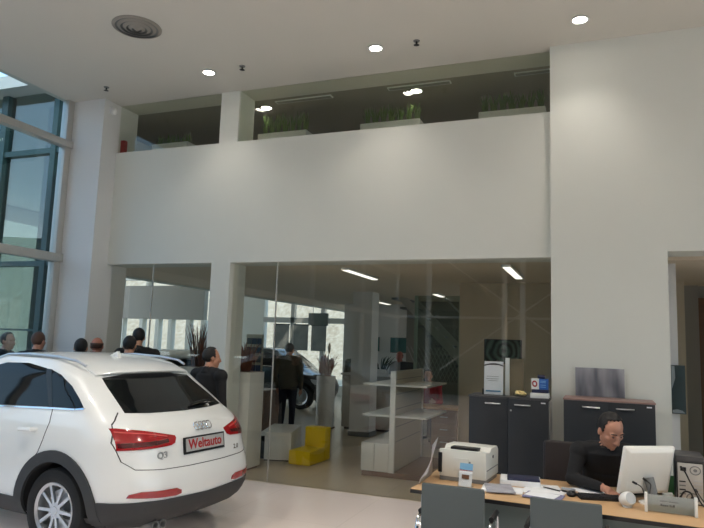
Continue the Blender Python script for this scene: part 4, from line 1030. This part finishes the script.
# white low table with dark bin, yellow child seat
LT = thing('low_table', (-4.62, 9.2, 0), 'low white table with solid front beside the yellow child seat', 'table')
TMx = rotz(-4.30, 8.76, 0, 17)
MB().box(-.46, 0, 0, 1.0, .36, .42, TMx).build('table_top', M_white, LT, bevel=.006)
MB().box(-.40, -.0, 0, .04, .02, .36, TMx).build('front_panel', M_white, LT, bevel=.003); MB().box(-.04, -.0, .04, 1.0, .02, .36, TMx).build('side_panel', M_white, LT, bevel=.003); MB().box(-.46, -.0, .96, 1.0, .02, .36, TMx).build('back_panel', M_white, LT, bevel=.003)
MB().box(-.40, -.02, .02, .98, 0, .02, TMx).build('plinth', M_black, LT)
o = MB().box(-.66, -.42, .14, .52, .002, .33, TMx).build('bin', M_softblack, None, bevel=.02); o.name = 'stool'; tag(o, 'black upholstered stool tucked beside the low white table', 'stool')
ys = thing('child_seat', (-4.0, 9.0, 0), 'bright yellow L shaped child seat on the inner floor', 'seat')
YM = rotz(-3.90, 8.57, 0, -2)
MB().box(-.345, 0, 0, .50, .004, .205, YM).build('seat', M_yellow, ys, bevel=.018, seg=3); MB().box(-.345, 0, .50, .70, .004, .49, YM).build('backrest', M_yellow, ys, bevel=.018, seg=3)
# display shelving
gs = thing('display_shelf', (-2.62, 9.1, 0), 'white free standing display shelving on wooden plinth behind the glass', 'shelving')
MB().box(-3.05, -2.16, 8.43, 9.9, 0, .07).build('plinth', M_brown, gs, bevel=.003)
MB().box(-2.66, -2.585, 8.40, 8.44, .07, 1.42).build('post', M_white, gs, bevel=.003); MB().box(-2.66, -2.585, 9.86, 9.90, .07, 1.42).build('post', M_white, gs, bevel=.003)
bp_ = MB().box(-2.64, -2.605, 8.44, 9.86, .07, 1.42).build('slat_panel', mat('cream_laminate', rgb(196, 190, 172), .45), gs)
for z in (.46, .66, .90, 1.10, 1.30): MB().box(-2.607, -2.603, 8.44, 9.86, z, z + .008).build('slot', M_greyplast, bp_)
MB().box(-3.06, -2.66, 8.42, 9.88, .07, .445).build('base_cabinet', M_white, gs, bevel=.003)
for a, b_ in ((-3.055, -2.868), (-2.862, -2.668)): MB().box(a, b_, 8.402, 8.42, .075, .445).build('base_door', M_white, gs, bevel=.002)
for z in (.80, 1.215):
    MB().box(-3.055, -2.64, 8.40, 9.86, z, z + .025).build('shelf', M_white, gs, bevel=.003); MB().box(-2.605, -2.15, 8.42, 9.60, z, z + .025).build('shelf', M_white, gs, bevel=.003)
o = rot_box(MB(), -2.33, 9.0, 25, -.10, .10, -.14, .14, 1.2405, 1.244).build('leaflet', M_paper); tag(o, 'white leaflet lying on the upper display shelf', 'leaflet')
o = rot_box(MB(), -2.32, 9.35, -15, -.10, .10, -.14, .14, .8255, .829).build('leaflet', M_paper); tag(o, 'white leaflet lying on the lower display shelf', 'leaflet')
# wooden desk further back with drawers and its chair
wd_ = thing('desk', (-2.8, 11.2, 0), 'brown wooden desk with drawers behind the display shelving, by the seated person in red', 'desk')
MB().box(-3.45, -2.25, 10.95, 11.55, .70, .735).build('desktop', M_beech, wd_, bevel=.003)
MB().box(-2.72, -2.27, 10.98, 11.5, .03, .70).build('pedestal', M_brown, wd_, bevel=.003)
for i in range(3):
    d = MB().box(-2.70, -2.29, 10.962, 10.98, .06 + i*.21, .25 + i*.21).build('drawer', M_brown, wd_, bevel=.002); MB().box(-2.56, -2.43, 10.945, 10.962, .15 + i*.21, .165 + i*.21).build('drawer_handle', M_steel, d)
MB().box(-3.43, -3.39, 11.0, 11.5, 0, .70).build('side_panel', M_brown, wd_)
wc = thing('task_chair', (-3.05, 12.1, 0), 'black task chair under the person in red behind the display shelving', 'chair')
MB().box(-3.28, -2.82, 11.85, 12.28, .38, .43).build('seat', M_softblack, wc, bevel=.02); MB().box(-3.26, -2.84, 12.30, 12.35, .50, .92).build('backrest', M_softblack, wc, bevel=.02); MB().cyl((-3.05, 12.1, .05), (-3.05, 12.1, .38), .03).build('column', M_black, wc)
MB().tube([(-3.05, 12.28, .41), (-3.05, 12.36, .45), (-3.05, 12.35, .6)], .015, 8).build('back_bracket', M_black, wc)
for q in range(5):
    a = 2*PI*q/5; MB().tube([(-3.05, 12.1, .07), (-3.05 + .26*math.cos(a), 12.1 + .26*math.sin(a), .02)], [.025, .018], 8).build('star_leg', M_black, wc)
# reception counter
rc_ = thing('reception_counter', (-4.3, 12.8, 0), 'grey fronted reception counter behind the inner column with two people at it', 'counter')
MB().box(-5.05, -3.5, 12.62, 13.0, .05, 1.12).build('front', mat('counter_grey', rgb(176, 172, 158), .5), rc_, bevel=.004)
MB().box(-5.08, -3.47, 12.56, 13.06, 1.12, 1.155).build('counter_top', M_white, rc_, bevel=.004); MB().box(-5.0, -3.55, 12.66, 12.98, 0, .05).build('plinth', M_black, rc_)
pt = thing('potted_plant', (-4.55, 12.8, 1.155), 'dark leafy plant in white pot on the reception counter', 'plant')
MB().box(-4.40, -4.15, 12.72, 12.88, 1.156, 1.26).build('pot', M_white, pt, bevel=.006)
tag(reeds(MB(), -4.27, 12.8, 1.24, 26, .30, .22, 11, .010).build('leaves', M_leaf, pt), kind='stuff')
cm = thing('monitor', (-3.72, 12.85, 1.155), 'dark monitor back on the reception counter right of the inner column', 'monitor')
MB().box(-3.86, -3.58, 12.84, 12.88, 1.23, 1.43).build('housing', M_black, cm, bevel=.006); MB().box(-3.76, -3.68, 12.80, 12.92, 1.156, 1.166).build('foot', M_black, cm); MB().cyl((-3.72, 12.87, 1.165), (-3.72, 12.87, 1.26), .018).build('neck', M_black, cm)
def poster(x0, x1, y, z0, z1, m_, label):
    t = thing('poster', ((x0+x1)/2, y, z0), label, 'poster'); MB().box(x0, x1, y - .02, y, z0, z1).build('frame', M_darkedge, t, bevel=.003); MB().box(x0 + .012, x1 - .012, y - .023, y - .02, z0 + .012, z1 - .012).build('print', m_, t)
poster(-4.93, -4.40, 15.495, 1.58, 1.96, M_teal_print, 'wide teal poster on the wall behind the reception counter')
poster(-5.42, -5.22, 15.495, 1.60, 1.96, M_teal_print, 'narrow teal poster just right of the inner column')
M_swirl = bpy.data.materials.new('swirl_print'); M_swirl.use_nodes = True
nt = M_swirl.node_tree; bb = nt.nodes['Principled BSDF']; t1 = nt.nodes.new('ShaderNodeTexCoord'); mp = nt.nodes.new('ShaderNodeMapping'); wv = nt.nodes.new('ShaderNodeTexWave'); rp = nt.nodes.new('ShaderNodeValToRGB')
wv.wave_type = 'RINGS'; wv.rings_direction = 'Y'; wv.inputs['Scale'].default_value = 3.2; wv.inputs['Distortion'].default_value = 5; wv.inputs['Detail'].default_value = 2; mp.inputs['Location'].default_value = (1.38, 0, -1.74)
rp.color_ramp.elements[0].color = rgb(26, 42, 40); rp.color_ramp.elements[1].color = rgb(84, 112, 102)
nt.links.new(t1.outputs['Object'], mp.inputs[0]); nt.links.new(mp.outputs[0], wv.inputs['Vector']); nt.links.new(wv.outputs['Color'], rp.inputs[0]); nt.links.new(rp.outputs[0], bb.inputs['Base Color'])
poster(-1.69, -1.11, 10.195, 1.54, 1.92, M_swirl, 'dark green swirl poster on the beige inner wall above the notice stand')
# staircase behind glass
sc_ = thing('staircase', (-2.8, 13.6, 0), 'dim staircase with metal stringers behind the green glass partition', 'staircase')
for i in range(14):
    x = -1.35 - i*.2; z = .2 + i*.2
    MB().box(x - .27, x, 13.25, 14.15, z - .04, z).build('tread', M_greyplast, sc_)
for y in (13.21, 14.16): MB().prism([(-1.05, 0), (-1.3, 0), (-4.08, 2.80), (-3.85, 2.80)], y, y + .03, 'y').build('stringer', M_alu, sc_)
MB().tube([(-1.2, 13.2, 1.0), (-3.0, 13.2, 2.78)], .022, 10).build('handrail', M_steel, sc_)
lat = MB()
for i in range(16):
    for s in (1, -1):
        x = -3.45 + i*.085; lat.tube([(x, 13.1, 1.05), (x + s*.35, 13.1, 1.75)], .006, 5)
lat.build('lattice_panel', M_alu, sc_)
MB().box(-3.45, -1.9, 13.085, 13.115, 0, 1.05).build('lattice_rail', M_alu, sc_)
gp = thing('glass_partition', (-2.8, 12.7, 0), 'green tinted glass partition in front of the staircase', 'partition')
for a, b_ in ((-3.48, -2.62), (-2.54, -1.9)): MB().box(a, b_, 12.70, 12.712, 0, 2.80).build('pane', G_stair, gp)
for x in (-3.5, -2.58, -1.9): MB().box(x - .03, x + .03, 12.67, 12.74, 0, 2.80).build('post', mat('pale_green_post', rgb(140, 162, 148), .4), gp)
# hall: sign, banners, rack, wood counter, cars
hs_ = thing('hanging_sign', (-7.1, 16, 2.24), 'grey rectangular sign hanging from the inner ceiling in front of the bright windows', 'sign')
MB().box(-7.47, -6.90, 15.96, 16.04, 2.24, 2.57).build('panel', mat('sign_grey', rgb(120, 128, 122), .4), hs_, bevel=.004)
for x in (-7.35, -7.02): MB().cyl((x, 16, 2.57), (x, 16, 2.804), .008, seg=8).build('rod', M_steel, hs_)
M_bann = mat('banner_print', rgb(150, 150, 144), .8, col2=rgb(88, 92, 92), scale=3)
for i, (x0, x1, lb) in enumerate(((-10.58, -9.98, 'leftmost of three grey printed banners hanging at the bright windows'), (-9.80, -9.25, 'middle of three grey printed banners hanging at the bright windows'), (-9.13, -8.58, 'rightmost of three grey printed banners hanging at the bright windows'))):
    bn = thing('banner', ((x0+x1)/2, 19.8, 1.48), lb, 'banner', 'banners at the far windows')
    MB().box(x0, x1, 19.79, 19.80, 1.48, 2.34).build('cloth', M_bann, bn); MB().box(x0 - .02, x1 + .02, 19.78, 19.81, 2.33, 2.37).build('rail', M_black, bn)
    MB().box((x0+x1)/2 - .01, (x0+x1)/2 + .01, 19.80, 19.95, 2.35, 2.37).build('bracket', M_black, bn)
rk = thing('magazine_rack', (-8.0, 14.0, 0), 'pale magazine rack with dark covers on its shelves behind the planter', 'rack')
MB().box(-8.24, -7.77, 14.0, 14.04, 0, 1.92).build('back_panel', M_beige, rk, bevel=.003); MB().box(-8.24, -7.77, 13.86, 14.2, 0, .04).build('foot', M_beige, rk, bevel=.003)
for i in range(4): MB().box(-8.22, -7.79, 13.92, 14.0, 1.0 + i*.22, 1.012 + i*.22).build('shelf', M_beige, rk)
MGL = ('bottom', 'second', 'third', 'top')
for i in range(4):
    for q in range(3):
        o = MB().box(-8.20 + q*.14, -8.075 + q*.14, 13.965, 13.98, 1.013 + i*.22, 1.165 + i*.22).build('magazine', M_navy if (i + q) % 3 else M_darkedge); tag(o, 'dark magazine on the %s shelf of the pale rack, %s of three' % (MGL[i], ('left', 'middle', 'right')[q]), 'magazine', 'magazines on the pale rack')
wk = thing('side_counter', (-5.95, 10.9, 0), 'low brown wooden counter beside the person in the olive jacket', 'counter')
MB().box(-6.35, -5.95, 10.9, 11.5, .04, .80).build('body', M_brown, wk, bevel=.004); MB().box(-6.38, -5.93, 10.88, 11.52, .80, .83).build('counter_top', M_brown, wk, bevel=.004); MB().box(-6.32, -5.98, 10.93, 11.47, 0, .04).build('plinth', M_black, wk)
make_car('car', 'dark sport utility car parked before the bright windows at the back', (-9.5, 16.3, 0), 0.0, .97, M_cardark, None, False)
make_car('car', 'white car with dark rear window parked inside the hall behind the narrow pane', (-7.05, 10.0, 0), 118.0, .95, M_carwhite, None, False)
make_car('car', 'pale silver car parked outdoors beyond the left glazing', (-20.5, 24.0, -.06), 195.0, 1.0, mat('silver_car_paint', rgb(170, 180, 184), .35, .3, coat=1.0), None, False)
# luminaires and ceiling fittings inside
M_strip = mat('strip_light_glow', (1, 1, 1, 1), emit=(1, .96, .88, 1), estr=3.2)
for x, y0, y1, lb in ((-3.23, 8.02, 9.3, 'white ceiling strip light above the display shelving'), (-1.05, 7.9, 9.27, 'white ceiling strip light close to the green swirl poster wall'), (-2.95, 12.0, 12.66, 'short ceiling strip light before the stair partition'), (-4.9, 14.0, 15.2, 'ceiling strip light above the person at the back of the counter')):
    t = thing('ceiling_strip_light', (x, (y0+y1)/2, 2.80), lb, 'ceiling light', 'inner strip lights')
    MB().box(x - .06, x + .06, y0, y1, 2.775, 2.81).build('housing', M_whitemetal, t); MB().box(x - .045, x + .045, y0 + .02, y1 - .02, 2.768, 2.775).build('diffuser', M_strip, t)
for x, y, lb in ((-15.0, 14.4, 'downlight of the hall ceiling seen through the wing glass, upper one'), (-16.2, 16.2, 'downlight of the hall ceiling seen through the wing glass, lower one')):
    downlight(x, y, 5.78, lb, 'hall downlights', 60)
downlight(-4.57, 7.98, ZC, 'round downlight in the gallery ceiling behind the left part of the long upper window', 'gallery downlights', 8, ang=90)
downlight(-2.27, 7.99, ZC, 'round downlight in the gallery ceiling behind the middle of the long upper window', 'gallery downlights', 8, ang=90)
M_perf = mat('perforated_grey', rgb(170, 170, 160), .6, col2=rgb(96, 96, 90), scale=60)
for x0, x1, y, lb in ((-4.33, -3.45, 7.84, 'perforated air diffuser strip above the leftmost grass trough of the long upper window'), (-2.62, -1.76, 7.83, 'perforated air diffuser strip above the middle grass trough of the long upper window'), (-.95, -.1, 7.84, 'perforated air diffuser strip at the right end of the long upper window')):
    t = thing('air_diffuser', ((x0+x1)/2, y, ZC), lb, 'air vent', 'gallery air diffusers'); MB().box(x0, x1, y - .05, y + .05, ZC - .012, ZC).build('frame', M_whitemetal, t); MB().box(x0 + .015, x1 - .015, y - .035, y + .035, ZC - .015, ZC - .011).build('grille', M_perf, t)
rv = thing('round_vent', (-4.79, 5.38, ZC), 'round dark ringed air vent in the showroom ceiling', 'air vent')
for i, r in enumerate((.27, .21, .15, .09, .04)):
    MB().lathe((-4.79, 5.38, ZC), [(r - .035 if r > .05 else .002, -.012 - i*.006), (r, -.002 - i*.004), (r, -.006 - i*.004), (r - .035 if r > .05 else .002, -.018 - i*.006)], 40, cap=False).build('ring', mat('vent_grey', rgb(150, 146, 138), .5), rv)
MB().lathe((-4.79, 5.38, ZC), [(.002, -.001), (.262, -.001), (.262, -.002), (.002, -.002)], 40).build('dark_throat', M_greyplast, rv)
for x, y, lb in ((-1.89, 6.62, 'small dark sprinkler head in the ceiling right of the middle downlight'), (-4.17, 6.62, 'small dark sprinkler head in the ceiling between the left and middle downlights'), (-6.38, 6.66, 'small dark sprinkler head in the ceiling near the left column')):
    t = thing('ceiling_sprinkler', (x, y, ZC), lb, 'sprinkler', 'ceiling sprinklers')
    MB().lathe((x, y, ZC), [(.002, .006), (.04, .006), (.036, -.008), (.002, -.012)], 20).build('rosette', M_greyplast, t); MB().lathe((x, y, ZC), [(.012, -.01), (.010, -.045), (.034, -.05), (.002, -.056)], 16).build('head', M_black, t)
t = thing('motion_sensor', (-6.66, 7.15, 5.08), 'small white motion sensor on the column side under the ceiling', 'sensor')
MB().box(-6.71, -6.66, 7.10, 7.19, 5.03, 5.13).build('bracket', M_white, t, bevel=.006); MB().ball((-6.64, 7.13, 5.06), .045, .04, .05).build('lens', M_white, t)
# gallery sill with grass troughs
struct('trim_sill', MB().box(-7.6, .5, 7.72, 8.25, 3.2, 4.60), M_beige)
for n_, (x0, x1, hh, lb) in enumerate(((-6.52, -5.85, .20, 'white trough of thin green grass behind the short upper window'), (-4.62, -3.84, .34, 'white grass trough at the left of the long upper window'), (-3.02, -2.18, .28, 'white grass trough in the middle of the long upper window'), (-1.40, -.58, .28, 'white grass trough with seven dark tufts at the right of the long upper window'))):
    t = thing('grass_trough', ((x0+x1)/2, 7.97, 4.60), lb, 'planter', 'grass troughs on the gallery sill')
    MB().box(x0, x1, 7.86, 8.08, 4.602, 4.775).build('trough', M_white, t, bevel=.005)
    for q in range(7):
        cx = x0 + .06 + (x1 - x0 - .12)*q/6
        tag(reeds(MB(), cx, 7.97, 4.76, 20 if n_ else 9, hh, .055, 40 + q, .006 if n_ < 3 else .008).build('grass_tuft', M_grass, t), kind=None)
o = MB().box(-6.695, -6.625, 7.37, 7.44, 4.486, 4.70).build('red_binder', M_red, None, bevel=.004); tag(o, 'small red binder standing behind the glass at the left end of the short upper window', 'binder')

S.view_settings.view_transform = 'Standard'; S.view_settings.look = 'None'; S.view_settings.gamma = 1.0; S.view_settings.use_curve_mapping = False
S.view_settings.exposure = -0.9
